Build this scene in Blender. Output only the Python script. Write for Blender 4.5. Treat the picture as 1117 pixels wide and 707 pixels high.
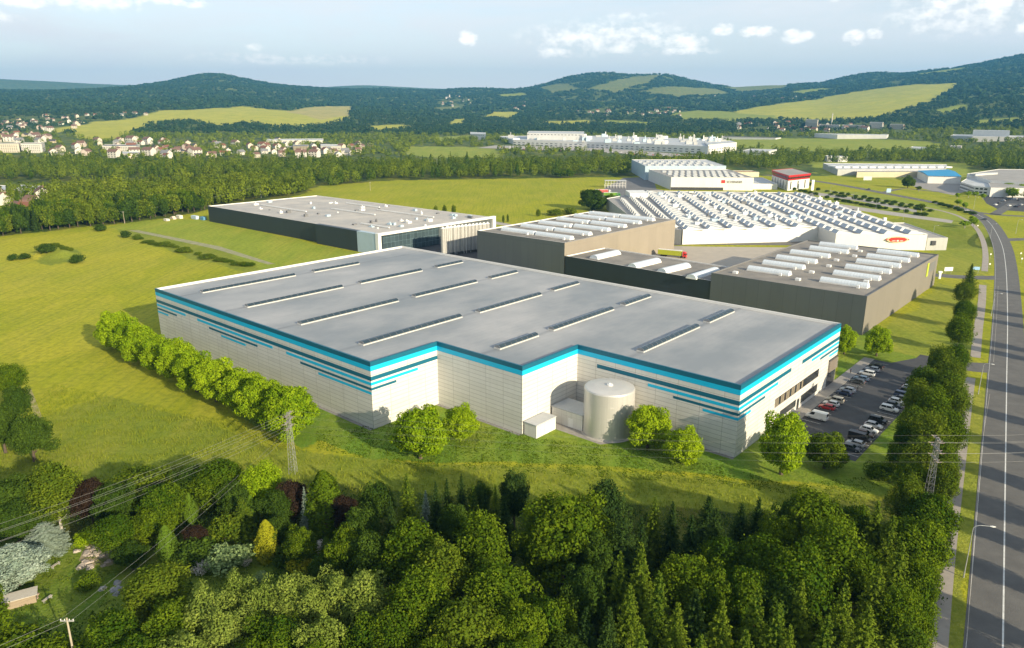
import bpy, math, random
import numpy as np
R = math.radians
for o in list(bpy.data.objects): bpy.data.objects.remove(o)
SC = bpy.context.scene
COL = SC.collection

# ------------------------------------------------------------------ camera
CAMH, FPX, PITCH = 80.0, 799.7, 0.2812
cam = bpy.data.objects.new('camera', bpy.data.cameras.new('camera'))
COL.objects.link(cam)
cam.location = (0, 0, CAMH)
cam.rotation_euler = (math.pi/2 - PITCH, 0, 0)
cam.data.sensor_width = 36
cam.data.lens = FPX/1117*36
cam.data.clip_start = 1
cam.data.clip_end = 60000
SC.camera = cam

# ------------------------------------------------------------------ light
SUN_AZ, SUN_EL = -49.0, 19.0          # maths angle of the direction towards the sun
sdir = (math.cos(R(SUN_AZ))*math.cos(R(SUN_EL)), math.sin(R(SUN_AZ))*math.cos(R(SUN_EL)), math.sin(R(SUN_EL)))
sun = bpy.data.objects.new('sun', bpy.data.lights.new('sun', 'SUN'))
COL.objects.link(sun)
sun.data.energy = 5.0
sun.data.angle = R(0.5)
sun.data.color = (1.0, 0.86, 0.62)
from mathutils import Vector
sun.rotation_euler = Vector(sdir).to_track_quat('Z', 'Y').to_euler()
SC.view_settings.view_transform = 'Standard'
SC.view_settings.look = 'None'
SC.view_settings.gamma = 1
SC.view_settings.exposure = 0.95
W = bpy.data.worlds.new('World'); SC.world = W; W.use_nodes = True
nt = W.node_tree; nt.nodes.clear()
def N(t, typ, **kw):
    n = t.nodes.new(typ)
    for k, v in kw.items():
        if k in n.inputs: n.inputs[k].default_value = v
        else: setattr(n, k, v)
    return n
def math_(t, op, a, b=None, c=None, clamp=False):
    n = t.nodes.new('ShaderNodeMath'); n.operation = op; n.use_clamp = clamp
    for i, v in enumerate((a, b, c)):
        if v is None: continue
        if isinstance(v, (int, float)): n.inputs[i].default_value = v
        else: t.links.new(v, n.inputs[i])
    return n.outputs[0]
def mixc(t, fac, a, b):
    n = t.nodes.new('ShaderNodeMix'); n.data_type = 'RGBA'
    for sock, v in ((n.inputs[0], fac), (n.inputs[6], a), (n.inputs[7], b)):
        if isinstance(v, (int, float)): sock.default_value = v
        elif isinstance(v, tuple): sock.default_value = (*v[:3], 1)
        else: t.links.new(v, sock)
    return n.outputs[2]
sky = N(nt, 'ShaderNodeTexSky', sky_type='NISHITA', sun_disc=False, sun_elevation=R(SUN_EL),
        sun_rotation=R(90-SUN_AZ), altitude=400, air_density=1.0, dust_density=1.2, ozone_density=1.0)
tc = N(nt, 'ShaderNodeTexCoord')
sp = N(nt, 'ShaderNodeSeparateXYZ'); nt.links.new(tc.outputs['Generated'], sp.inputs[0])
az = math_(nt, 'ARCTAN2', sp.outputs[0], sp.outputs[1])
el = math_(nt, 'ARCSINE', sp.outputs[2])
cmb = N(nt, 'ShaderNodeCombineXYZ')
nt.links.new(az, cmb.inputs[0]); nt.links.new(math_(nt, 'MULTIPLY', el, 1.6), cmb.inputs[1])
puffn = N(nt, 'ShaderNodeTexNoise', Scale=52.0, Detail=8.0, Roughness=0.6); nt.links.new(cmb.outputs[0], puffn.inputs['Vector'])
cmb2 = N(nt, 'ShaderNodeCombineXYZ')
nt.links.new(az, cmb2.inputs[0]); nt.links.new(math_(nt, 'MULTIPLY', el, 4.5), cmb2.inputs[1])
veiln = N(nt, 'ShaderNodeTexNoise', Scale=4.2, Detail=8.0, Roughness=0.62, Distortion=0.4); nt.links.new(cmb2.outputs[0], veiln.inputs['Vector'])
# the fair-weather cumulus: azimuth, elevation, half-width, half-height (degrees), density
puffs = [(-27.8,7.0,2.6,.55,.8),(-31.5,6.6,2.4,.6,.8),(-22.5,7.0,2.0,.4,.6),(-33.8,5.6,2.6,.6,.5),(-34,8.0,3,.5,.4),(-3.2,5.2,.9,.7,1.0),(-18.2,4.4,.9,.4,.6),
  (5.2,5.2,2.4,.55,.8),(3.0,4.2,2.0,.5,.7),(7.5,4.4,2.2,.5,.6),(12.4,4.9,1.9,.7,.95),(12.6,4.2,2.8,.4,.7),(15.0,5.6,1.0,.5,.9),(17.4,5.4,1.6,.5,.9),(20.0,5.0,1.3,.6,1.0),
  (23.6,4.8,.9,.6,.9),(24.8,5.0,.7,.5,.8),(27.3,7.4,1.2,.6,.6),(30.3,7.2,1.6,.9,1.0),(31.6,6.6,1.4,.7,1.0),(33.3,4.9,.9,.6,.9),(22.6,7.2,1.2,.5,.3),(32.5,8.8,1.6,.4,.5),(9,6.6,3,.4,.3),(28,5.2,2.4,.4,.4),(7,5.2,8,1.5,.54),(-28,7.2,7,1.2,.6),(30,6.2,6,2.0,.5),(-8,8.6,8,.8,.55),(16,8.4,9,.7,.5),(-16,3.6,9,.5,.45)]
acc = None
for a_, e_, w_, h_, d_ in puffs:
    dx = math_(nt, 'MULTIPLY', math_(nt, 'SUBTRACT', az, R(a_)), 1/R(w_))
    dy = math_(nt, 'MULTIPLY', math_(nt, 'SUBTRACT', el, R(e_)), 1/R(h_))
    r2 = math_(nt, 'ADD', math_(nt, 'MULTIPLY', dx, dx), math_(nt, 'MULTIPLY', dy, dy))
    g = math_(nt, 'MULTIPLY', math_(nt, 'SUBTRACT', 1.0, r2, clamp=True), d_)
    acc = g if acc is None else math_(nt, 'MAXIMUM', acc, g)
pf = math_(nt, 'MULTIPLY', math_(nt, 'SUBTRACT', math_(nt, 'ADD', math_(nt, 'MULTIPLY', acc, .8), math_(nt, 'MULTIPLY', puffn.outputs[0], 2.6)), 1.40), 1.15, clamp=True)
pf = math_(nt, 'MULTIPLY', pf, math_(nt, 'MULTIPLY', acc, 2.2, clamp=True), clamp=True)
vf = math_(nt, 'MULTIPLY', math_(nt, 'SUBTRACT', veiln.outputs[0], 0.40, clamp=True), 3.6, clamp=True)
c1 = mixc(nt, math_(nt, 'ADD', math_(nt, 'MULTIPLY', vf, 0.7), 0.2, clamp=True), sky.outputs[0], (5.4, 5.5, 5.6))
hz_ = math_(nt, 'POWER', 2.718, math_(nt, 'MULTIPLY', math_(nt, 'ABSOLUTE', el), -7.0))
c1 = mixc(nt, math_(nt, 'MULTIPLY', hz_, 0.85), c1, (7.4, 6.7, 6.3))
c2 = mixc(nt, math_(nt, 'MULTIPLY', pf, 0.8), c1, (11.5, 10.3, 9.0))
bg = N(nt, 'ShaderNodeBackground', Strength=0.102); nt.links.new(c2, bg.inputs[0])
wo = N(nt, 'ShaderNodeOutputWorld'); nt.links.new(bg.outputs[0], wo.inputs[0])
SC.render.engine = 'CYCLES'
SC.cycles.max_bounces = 6
SC.cycles.transparent_max_bounces = 8
SC.cycles.volume_bounces = 0

# ------------------------------------------------------------------ terrain as one function of place
CP, SP = math.cos(PITCH), math.sin(PITCH)
XC = np.array([-300,0,100,237,320,400,470,560,650,730,800,900,1000,1117,1400.])
RIDGE = (np.array([-300,0,70,140,165,190,210,225,237,250,270,290,310,340,385,430,470,510,560,590,610,640,665,690,715,740,765,795,830,870,895,910,930,950,970,1000,1030,1060,1117,1400.]),
  np.array([106,100,100,97,93.5,89.5,83.5,81,80,81.5,87,91.5,94.5,95.5,98,98,99.5,97,98,93.5,86.5,81,79.5,82.5,81.5,85.5,91.5,96.5,94,93,92,87,83,79,81,79,75.5,70,58.5,46]))
RINGS = [(2200,[150,150,150,151,151,151,151,151,151,151,151,149,148,146,144]),
 (3000,[138,137,136,136,137,138,140,141,140,139,138,135,131,128,125]),
 (3800,[124,124,121,120,122,125,130,130,127,127,126,122,114,106,95]),
 (5000,[113,113,110,107,112,117,119,117,113,114,114,107,97,88,75]),
 (6400,[104,103,99,92,98,103,106,103,92,93,104,96,84,70,58]),
 (7600,[float(v) for v in np.interp(XC, *RIDGE)]),
 (8900,[112,112,108,104,106,108,108,105,100,104,106,98,90,75,65]),
 (10200,[112]*15),
 (12300,[85.5,85.5,91,96,97,92.5,96.5,99,99,99,99,98,97,95,95]),
 (14000,[100]*15)]
RR = np.array([0,900,1600]+[r for r, _ in RINGS], float)
def _z(r, col, py):
    Y = py-353.5; a = math.atan((col-558.5)/832); yw = r*math.cos(a)
    return CAMH - yw*(FPX*SP+Y*CP)/(FPX*CP-Y*SP)
ZT = np.array([[0]*15, [0]*15, [0]*15]+[[_z(r, c, p) for c, p in zip(XC, ps)] for r, ps in RINGS])
XS = np.linspace(-300, 1400, 341)
_RZ = np.array([_z(7600, c, p) for c, p in zip(XS, np.interp(XS, *RIDGE))])
def _smooth(row):
    v = np.interp(XS, XC, row); k = np.hanning(11); k /= k.sum()
    return np.convolve(np.pad(v, 5, mode='edge'), k, 'valid')
ZS = np.array([_smooth(r) for r in ZT]); ZS[3+[q[0] for q in RINGS].index(7600)] = np.convolve(np.pad(_RZ, 2, mode='edge'), np.ones(5)/5, 'valid')
def wob(x, y, s, seed=0):
    rs = np.random.RandomState(seed); v = 0
    for i in range(6):
        a = rs.rand()*6.28; f = (0.6+1.2*rs.rand())/s
        v = v+np.sin((x*math.cos(a)+y*math.sin(a))*f*6.28+rs.rand()*6.28)
    return v/6
def hfun(x, y):
    x = np.asarray(x, float); y = np.asarray(y, float)
    r = np.hypot(x, y); a = np.clip(np.arctan2(x, y), -.8, .8)
    col = np.clip(558.5+832*np.tan(a), -300, 1400)
    fi = (col+300)/5; i0 = np.clip(fi.astype(int), 0, 339); ft = fi-i0
    k = np.clip(np.searchsorted(RR, r, side='right')-1, 0, len(RR)-2)
    t = np.clip((r-RR[k])/(RR[k+1]-RR[k]), 0, 1)
    t = t*.5+.5*t*t*(3-2*t)
    z0 = ZS[k, i0]*(1-ft)+ZS[k, i0+1]*ft; z1 = ZS[k+1, i0]*(1-ft)+ZS[k+1, i0+1]*ft
    z = z0*(1-t)+z1*t
    far = np.clip((r-2000)/3000, 0, 1)
    z = z+far*(wob(x, y, 1100, 1)*12+wob(x, y, 350, 2)*5)*np.where(r > 11000, .3, 1)
    z = np.where(np.abs(np.arctan2(x, y)) > 1.2, z*np.clip((2.2-np.abs(np.arctan2(x, y))), 0, 1), z)
    for mx, my, mr, mh in BUMPS:
        z = z+mh*np.exp(-(((x-mx)**2+(y-my)**2)/mr**2))
    return z
BUMPS = [(-269,424,9,4.5),(-258,418,6,2.5),(-277,430,6,2)]
def ray(px, py):
    X, Y = px-558.5, py-353.5
    return X, FPX*CP-Y*SP, -FPX*SP-Y*CP
_rr = np.geomspace(60, 13000, 1500)
def un(px, py, z=0.0):
    a, b, c = ray(px, py); t = (z-CAMH)/c
    return (a*t, b*t)
def G(px, py, near=True):
    a, b, c = ray(px, py)
    if c < 0:
        t = -CAMH/c
        if near and math.hypot(a*t, b*t) < 880: return (a*t, b*t, 0.0)
    L = math.hypot(a, b); x, y, z = a/L*_rr, b/L*_rr, CAMH+c/L*_rr
    h = hfun(x, y); hit = np.nonzero(z <= h)[0]
    i = hit[0] if len(hit) else len(_rr)-1
    return (float(x[i]), float(y[i]), float(h[i]))
def pxw(x, y):                                   # metres per photo pixel at a place
    return math.hypot(x, y)/FPX*1.03
def inpoly(x, y, P):
    c = np.zeros(np.shape(x), bool); n = len(P)
    for i in range(n):
        x0, y0 = P[i][:2]; x1, y1 = P[i-1][:2]
        if y0 == y1: continue
        m = ((y0 > y) != (y1 > y)) & (x < (x1-x0)*(y-y0)/(y1-y0)+x0)
        c ^= m
    return c
def wp(pts): return [G(*p) for p in pts]

# ------------------------------------------------------------------ materials
MATS = {}
def mat(name, col, rough=.8, col2=None, nscale=.2, amt=.5, bump=0, bscale=2., metal=0, spec=.3, coords='pos', detail=5):
    if name in MATS: return MATS[name]
    m = bpy.data.materials.new(name); m.use_nodes = True; t = m.node_tree
    b = t.nodes['Principled BSDF']
    b.inputs['Roughness'].default_value = rough; b.inputs['Metallic'].default_value = metal
    b.inputs['Specular IOR Level'].default_value = spec
    if coords == 'pos':
        src = N(t, 'ShaderNodeNewGeometry').outputs['Position']
    else: src = N(t, 'ShaderNodeTexCoord').outputs['Object']
    if col2 is None: col2 = tuple(c*.82 for c in col)
    n = N(t, 'ShaderNodeTexNoise', Scale=nscale, Detail=detail, Roughness=.6); t.links.new(src, n.inputs['Vector'])
    f = math_(t, 'MULTIPLY', math_(t, 'MULTIPLY_ADD', n.outputs[0], 3.0, -1.0, clamp=True), amt)
    c = mixc(t, f, col, col2)
    t.links.new(c, b.inputs['Base Color'])
    if bump:
        n2 = N(t, 'ShaderNodeTexNoise', Scale=bscale, Detail=4.0); t.links.new(src, n2.inputs['Vector'])
        bp = N(t, 'ShaderNodeBump', Strength=bump, Distance=.3); t.links.new(n2.outputs[0], bp.inputs['Height'])
        t.links.new(bp.outputs[0], b.inputs['Normal'])
    MATS[name] = m; return m
def panel_mat(name, col, w, h, seam=.04, dark=.55, var=.06, rough=.55, offset=0.0, metal=0):
    m = bpy.data.materials.new(name); m.use_nodes = True; t = m.node_tree; b = t.nodes['Principled BSDF']
    uv = N(t, 'ShaderNodeUVMap')
    br = N(t, 'ShaderNodeTexBrick', offset=offset, squash=1.0)
    br.inputs['Scale'].default_value = 1; br.inputs['Brick Width'].default_value = w; br.inputs['Row Height'].default_value = h
    br.inputs['Mortar Size'].default_value = seam; br.inputs['Mortar Smooth'].default_value = .3; br.inputs['Bias'].default_value = 0
    br.inputs['Color1'].default_value = (*[c*(1-var) for c in col], 1); br.inputs['Color2'].default_value = (*[min(1, c*(1+var)) for c in col], 1)
    br.inputs['Mortar'].default_value = (*[c*dark for c in col], 1)
    t.links.new(uv.outputs[0], br.inputs['Vector'])
    g = N(t, 'ShaderNodeNewGeometry'); n = N(t, 'ShaderNodeTexNoise', Scale=.12, Detail=6.0); t.links.new(g.outputs['Position'], n.inputs['Vector'])
    c = mixc(t, math_(t, 'MULTIPLY', math_(t, 'MULTIPLY_ADD', n.outputs[0], 2.4, -.8, clamp=True), .22), br.outputs[0], tuple(c*.7 for c in col))
    mp = N(t, 'ShaderNodeMapping'); mp.inputs['Scale'].default_value = (1, 1, .07); t.links.new(g.outputs['Position'], mp.inputs[0])
    n3 = N(t, 'ShaderNodeTexNoise', Scale=.9, Detail=5.0); t.links.new(mp.outputs[0], n3.inputs['Vector'])
    c = mixc(t, math_(t, 'MULTIPLY', math_(t, 'MULTIPLY_ADD', n3.outputs[0], 4, -2.0, clamp=True), .16), c, tuple(q*.55 for q in col))
    t.links.new(c, b.inputs['Base Color']); b.inputs['Roughness'].default_value = rough; b.inputs['Metallic'].default_value = metal
    bp = N(t, 'ShaderNodeBump', Strength=.4, Distance=.05, invert=True); t.links.new(br.outputs['Fac'], bp.inputs['Height']); t.links.new(bp.outputs[0], b.inputs['Normal'])
    MATS[name] = m; return m
def leaf_mat(name, ca, cb, trans=.2, objvar=.5):
    m = bpy.data.materials.new(name); m.use_nodes = True; t = m.node_tree; t.nodes.clear()
    at = N(t, 'ShaderNodeAttribute', attribute_name='tint'); oi = N(t, 'ShaderNodeObjectInfo')
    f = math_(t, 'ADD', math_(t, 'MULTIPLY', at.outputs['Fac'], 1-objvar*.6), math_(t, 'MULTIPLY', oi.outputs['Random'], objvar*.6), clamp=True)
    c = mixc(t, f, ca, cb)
    d = N(t, 'ShaderNodeBsdfDiffuse'); tr = N(t, 'ShaderNodeBsdfTranslucent')
    t.links.new(c, d.inputs[0]); t.links.new(mixc(t, .35, c, (cb[0]*1.1, cb[1]*1.3, cb[2]*.3)), tr.inputs[0])
    mx = N(t, 'ShaderNodeMixShader'); mx.inputs[0].default_value = trans
    t.links.new(d.outputs[0], mx.inputs[1]); t.links.new(tr.outputs[0], mx.inputs[2])
    o = N(t, 'ShaderNodeOutputMaterial'); t.links.new(mx.outputs[0], o.inputs[0])
    MATS[name] = m; return m

# ------------------------------------------------------------------ mesh building
class MB:
    def __init__(s): s.v = []; s.f = []; s.m = []; s.uv = []
    def face(s, pts, m=0, uv=None):
        i = len(s.v); s.v += [tuple(p) for p in pts]; s.f.append(tuple(range(i, i+len(pts)))); s.m.append(m)
        s.uv += list(uv) if uv else [(p[0], p[1]) for p in pts]
    def wall(s, a, b, z0, z1, m=0, u0=0.):
        L = math.hypot(b[0]-a[0], b[1]-a[1])
        s.face([(a[0], a[1], z0), (b[0], b[1], z0), (b[0], b[1], z1), (a[0], a[1], z1)], m, [(u0, z0), (u0+L, z0), (u0+L, z1), (u0, z1)])
    def box(s, x0, y0, z0, x1, y1, z1, m=0, top=None, bottom=True):
        s.wall((x0, y0), (x1, y0), z0, z1, m); s.wall((x1, y0), (x1, y1), z0, z1, m)
        s.wall((x1, y1), (x0, y1), z0, z1, m); s.wall((x0, y1), (x0, y0), z0, z1, m)
        s.face([(x0, y0, z1), (x1, y0, z1), (x1, y1, z1), (x0, y1, z1)], m if top is None else top)
        if bottom: s.face([(x0, y1, z0), (x1, y1, z0), (x1, y0, z0), (x0, y0, z0)], m)
        return s
    def obox(s, a, b, w, z0, z1, m=0):           # box along segment a-b (2d) of width w to the left (+) side
        L = math.hypot(b[0]-a[0], b[1]-a[1]); nx, ny = -(b[1]-a[1])/L*w, (b[0]-a[0])/L*w
        P = [a, b, (b[0]+nx, b[1]+ny), (a[0]+nx, a[1]+ny)]
        return s.prism(P, z0, z1, m)
    def prism(s, P, z0, z1, m=0, top=None, bottom=True):
        n = len(P)
        for i in range(n): s.wall(P[i], P[(i+1) % n], z0, z1, m)
        s.face([(p[0], p[1], z1) for p in P], m if top is None else top)
        if bottom: s.face([(p[0], p[1], z0) for p in reversed(P)], m)
        return s
    def tube(s, a, b, r0, r1=None, n=8, m=0, caps=True):
        r1 = r0 if r1 is None else r1
        a, b = Vector(a), Vector(b); d = (b-a).normalized()
        u = d.cross(Vector((0, 0, 1)) if abs(d.z) < .9 else Vector((1, 0, 0))).normalized(); w = d.cross(u)
        A = [a+(u*math.cos(k*2*math.pi/n)+w*math.sin(k*2*math.pi/n))*r0 for k in range(n)]
        B = [b+(u*math.cos(k*2*math.pi/n)+w*math.sin(k*2*math.pi/n))*r1 for k in range(n)]
        for k in range(n): s.face([A[k], A[(k+1) % n], B[(k+1) % n], B[k]], m)
        if caps: s.face(B, m); s.face(A[::-1], m)
        return s
    def vault(s, c, L, w, h, ang, z, m=0, n=7, curb=.5, mc=1):   # barrel vault rooflight, long axis at ang
        ca, sa = math.cos(ang), math.sin(ang)
        def T(u, v, q): return (c[0]+u*ca-v*sa, c[1]+u*sa+v*ca, z+q)
        P = [T(-L/2, -w/2, 0), T(L/2, -w/2, 0), T(L/2, w/2, 0), T(-L/2, w/2, 0)]
        s.prism([p[:2] for p in P], z, z+curb, mc)
        ring = [(-w/2*.92*math.cos(math.pi*k/n), h*math.sin(math.pi*k/n)) for k in range(n+1)]
        for k in range(n):
            (v0, q0), (v1, q1) = ring[k], ring[k+1]
            s.face([T(-L/2+.15, v0, curb+.01+q0), T(L/2-.15, v0, curb+.01+q0), T(L/2-.15, v1, curb+.01+q1), T(-L/2+.15, v1, curb+.01+q1)], m, [(0, k), (L, k), (L, k+1), (0, k+1)])
        for e in (-L/2+.15, L/2-.15): s.face([T(e, v, curb+.01+q) for v, q in ring], m)
        return s
    def build(s, name, mats, parent=None, smooth=False):
        me = bpy.data.meshes.new(name); me.from_pydata(s.v, [], s.f)
        for x in (mats if isinstance(mats, (list, tuple)) else [mats]): me.materials.append(x)
        me.polygons.foreach_set('material_index', s.m)
        ul = me.uv_layers.new(name='UVMap'); ul.data.foreach_set('uv', np.array(s.uv, dtype=np.float32).ravel())
        if smooth: me.polygons.foreach_set('use_smooth', [True]*len(s.f))
        me.update()
        o = bpy.data.objects.new(name, me); COL.objects.link(o)
        if parent: o.parent = parent
        return o
def npmesh(name, V, F, mats, tint=None, midx=None, smooth=False):
    me = bpy.data.meshes.new(name); k = F.shape[1]
    me.vertices.add(len(V)); me.vertices.foreach_set('co', np.ascontiguousarray(V, np.float32).ravel())
    me.loops.add(F.size); me.loops.foreach_set('vertex_index', np.ascontiguousarray(F, np.int32).ravel())
    me.polygons.add(len(F)); me.polygons.foreach_set('loop_start', np.arange(len(F), dtype=np.int32)*k)
    me.polygons.foreach_set('loop_total', np.full(len(F), k, np.int32))
    for x in (mats if isinstance(mats, (list, tuple)) else [mats]): me.materials.append(x)
    if midx is not None: me.polygons.foreach_set('material_index', np.asarray(midx, np.int32))
    if smooth: me.polygons.foreach_set('use_smooth', np.ones(len(F), bool))
    me.update(calc_edges=True)
    if tint is not None:
        at = me.attributes.new('tint', 'FLOAT', 'FACE'); at.data.foreach_set('value', np.asarray(tint, np.float32))
    return me
def link(name, me, parent=None, loc=None):
    o = bpy.data.objects.new(name, me); COL.objects.link(o)
    if parent: o.parent = parent
    if loc is not None: o.location = loc
    return o
def tag(o, label=None, cat=None, group=None, kind=None):
    if label: o['label'] = label
    if cat: o['category'] = cat
    if group: o['group'] = group
    if kind: o['kind'] = kind
    return o
def thing(name, label, cat, loc=(0, 0, 0), rotz=0, group=None):
    o = bpy.data.objects.new(name, None); COL.objects.link(o); o.empty_display_size = .5
    o.location = loc; o.rotation_euler = (0, 0, rotz); return tag(o, label, cat, group)
def dup(root, loc=None, rotz=None, label=None, group=None, scale=None):
    r = root.copy(); COL.objects.link(r)
    if loc is not None: r.location = loc
    if rotz is not None: r.rotation_euler = (0, 0, rotz)
    if scale is not None: r.scale = scale
    if label: r['label'] = label
    if group: r['group'] = group
    for ch in list(KIDS(root)):
        c = ch.copy(); COL.objects.link(c); c.parent = r
        for g in KIDS(ch):
            d = g.copy(); COL.objects.link(d); d.parent = c
    return r
_KC = {}
def KIDS(o):
    if o.name not in _KC:
        k = [c for c in bpy.data.objects if c.parent == o]
        _KC[o.name] = k
        for c in k:
            if c.name not in _KC: _KC[c.name] = [d for d in bpy.data.objects if d.parent == c]
    return _KC[o.name]
def structure(name, o): o.name = name; o['kind'] = 'structure'; return o
ORD = ['first','second','third','fourth','fifth','sixth','seventh','eighth','ninth','tenth','eleventh','twelfth']

# ================================================================== GROUND
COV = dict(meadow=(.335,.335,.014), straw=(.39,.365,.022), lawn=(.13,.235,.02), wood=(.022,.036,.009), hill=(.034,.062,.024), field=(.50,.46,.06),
           tan=(.5,.40,.15), rough=(.20,.23,.022), green=(.27,.32,.03), garden=(.10,.17,.018), pasture=(.27,.31,.045), heath=(.15,.16,.06), verge=(.26,.28,.035))
cover_px = [
 ('meadow', [(-150,190),(1250,190),(1400,760),(-300,760)]),
 ('hill', [(-200,100),(1400,100),(1400,160),(-200,160)]),
 ('hill', [(-200,160),(1300,160),(1300,192),(-200,192)]),
 ('straw', [(0,262),(60,256),(110,250),(150,258),(180,275),(150,310),(60,320),(0,330),(-60,330),(-60,270)]),
 ('straw', [(60,330),(120,320),(150,345),(100,380),(30,400),(0,370)]),
 ('green', [(120,248),(150,240),(225,240),(280,252),(410,280),(420,292),(300,300)]),
 ('rough', [(128,250),(150,250),(240,272),(285,293),(270,297),(215,283),(150,262)]),
 ('rough', [(36,285),(48,274),(62,267),(86,274),(88,284),(60,289)]),
 ('rough', [(0,470),(120,430),(250,470),(330,500),(420,505),(330,560),(0,560)]),
 ('lawn', [(300,450),(345,478),(400,500),(480,505),(560,503),(700,512),(800,520),(900,530),(960,540),(1000,500),(1015,440),(1012,395),(960,360),(930,350),(900,430),(800,470),(600,440),(480,400),(400,400)]),
 ('lawn', [(120,372),(180,400),(250,445),(330,490),(350,480),(300,430),(220,390),(160,360)]),
 ('rough', [(280,485),(345,494),(450,505),(560,508),(700,516),(860,530),(950,540),(940,575),(800,585),(560,570),(330,550)]),
 ('verge', [(950,375),(1010,392),(1050,380),(1066,330),(1045,315),(1022,310),(985,345)]),
 ('verge', [(1022,250),(1068,235),(1080,300),(1022,300),(1015,275)]),
 ('rough', [(965,240),(1000,236),(1035,240),(1052,250),(1055,262),(1040,268),(1016,269),(990,262)]),  # retention basin: slope shade painted in as a darker green cover
 ('pasture', [(880,205),(960,212),(1030,226),(1055,236),(1050,246),(1000,236),(920,225),(870,212)]),
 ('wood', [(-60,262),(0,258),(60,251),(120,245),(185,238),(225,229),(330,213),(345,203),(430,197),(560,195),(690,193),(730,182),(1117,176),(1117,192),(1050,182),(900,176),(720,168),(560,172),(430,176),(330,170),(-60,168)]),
 ('rough', [(-40,214),(0,205),(60,200),(60,240),(0,250),(-40,250)]),
 ('field', [(50,203),(110,198),(195,198),(190,206),(120,212),(55,212)]),
 ('field', [(226,199),(250,199),(248,203),(228,205)]),
 ('pasture', [(445,160),(480,160),(540,161),(548,172),(470,172),(440,168)]),
 ('pasture', [(790,151),(960,152),(1012,154),(1030,160),(1000,166),(850,165),(800,160)]),
 ('pasture', [(880,176),(960,176),(1060,178),(1050,196),(960,196),(890,190)]),
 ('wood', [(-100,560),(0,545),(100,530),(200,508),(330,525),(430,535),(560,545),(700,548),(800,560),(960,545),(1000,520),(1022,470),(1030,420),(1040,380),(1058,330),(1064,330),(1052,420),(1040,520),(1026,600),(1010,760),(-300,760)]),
 ('garden', [(-60,560),(60,585),(140,600),(330,600),(400,610),(330,660),(200,700),(100,720),(-60,720)]),
 ('verge', [(1035,440),(1067,330),(1090,262),(1075,240),(1050,236),(1072,300),(1056,420),(1046,500),(1028,620),(1015,720),(1050,720),(1062,600),(1080,420)]),
 ('field', [(100,148),(118,140),(140,131),(100,133),(86,139),(84,146)]),
 ('field', [(78,143),(85,137),(150,128),(175,121),(240,118),(262,116),(330,122),(383,116),(381,130),(350,137),(300,139),(270,134),(235,139),(222,134),(205,132),(170,134),(152,141),(118,153),(85,151)]),
 ('tan', [(312,122),(340,117),(383,116),(381,126),(350,131)]),
 ('field', [(487,136),(497,130),(512,128),(502,136)]), ('field', [(526,128),(540,122),(566,122),(560,130),(530,130)]), ('field', [(366,163),(382,161),(382,168),(366,168)]),
 ('field', [(800,122),(830,116),(860,112),(900,106),(930,101),(965,96),(1000,92),(1049,91),(1030,104),(1000,116),(970,126),(930,131),(850,130)]),
 ('pasture', [(730,124),(765,120),(800,123),(845,126),(848,130),(800,132),(745,131)]),
 ('field', [(398,138),(440,136),(452,140),(410,143)]), ('field', [(590,133),(640,131),(650,134),(600,136)]), ('pasture', [(664,131),(720,134),(700,137),(655,134)]), ('pasture', [(470,150),(520,147),(530,151),(480,154)]), ('heath', [(470,118),(500,115),(505,119),(478,122)]), ('field', [(60,140),(92,136),(84,142),(60,145)]), ('pasture', [(1060,132),(1110,128),(1115,132),(1070,136)]), ('pasture', [(540,104),(570,101),(575,104),(548,107)]), ('pasture', [(865,100),(900,96),(905,99),(870,103)]),
 ('pasture', [(1020,121),(1050,114),(1060,118),(1030,124)]),
 ('pasture', [(880,84),(905,78),(950,76),(968,78),(920,84)]), ('pasture', [(995,82),(1040,75),(1060,73),(1030,80)]),
 ('heath', [(590,95),(620,91),(632,98),(600,102)]), ('heath', [(640,98),(690,84),(722,82),(705,92),(670,102)]), ('heath', [(695,100),(780,97),(800,103),(740,107)]), ('heath', [(790,96),(850,92),(860,96),(810,101)]),
]
cover_w = [(c, wp(p)) for c, p in cover_px]
def cover_rgb(x, y):
    jx = wob(x, y, 40, 5)*3.5+wob(x, y, 6, 7)*1.0; jy = wob(x, y, 40, 6)*3.5+wob(x, y, 6, 8)*1.0
    r = np.hypot(x, y); k = np.clip(r/400, .5, 4); X, Y = x+jx*k, y+jy*k
    C = np.where((r < 1500)[:, None], np.array(COV['meadow']), np.array(COV['hill']))
    idn = np.where(r < 1500, 0, 1)
    for c, P in cover_w:
        m = inpoly(X, Y, P); C[m] = COV[c]; idn[m] = {'wood': 1, 'hill': 1}.get(c, 0)
    return C, idn
az_f = np.concatenate([np.linspace(-180, -44, 40)[:-1], np.linspace(-44, 44, 560), np.linspace(44, 180, 40)[1:-1]])
rr = [20.]
while rr[-1] < 14000: rr.append(rr[-1]*(1.0055 if 80 < rr[-1] < 8600 else 1.03))
rr = np.array(rr)
AZ, RG = np.meshgrid(np.radians(az_f), rr)
gx, gy = (RG*np.sin(AZ)).ravel(), (RG*np.cos(AZ)).ravel()
gz = hfun(gx, gy)
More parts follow.
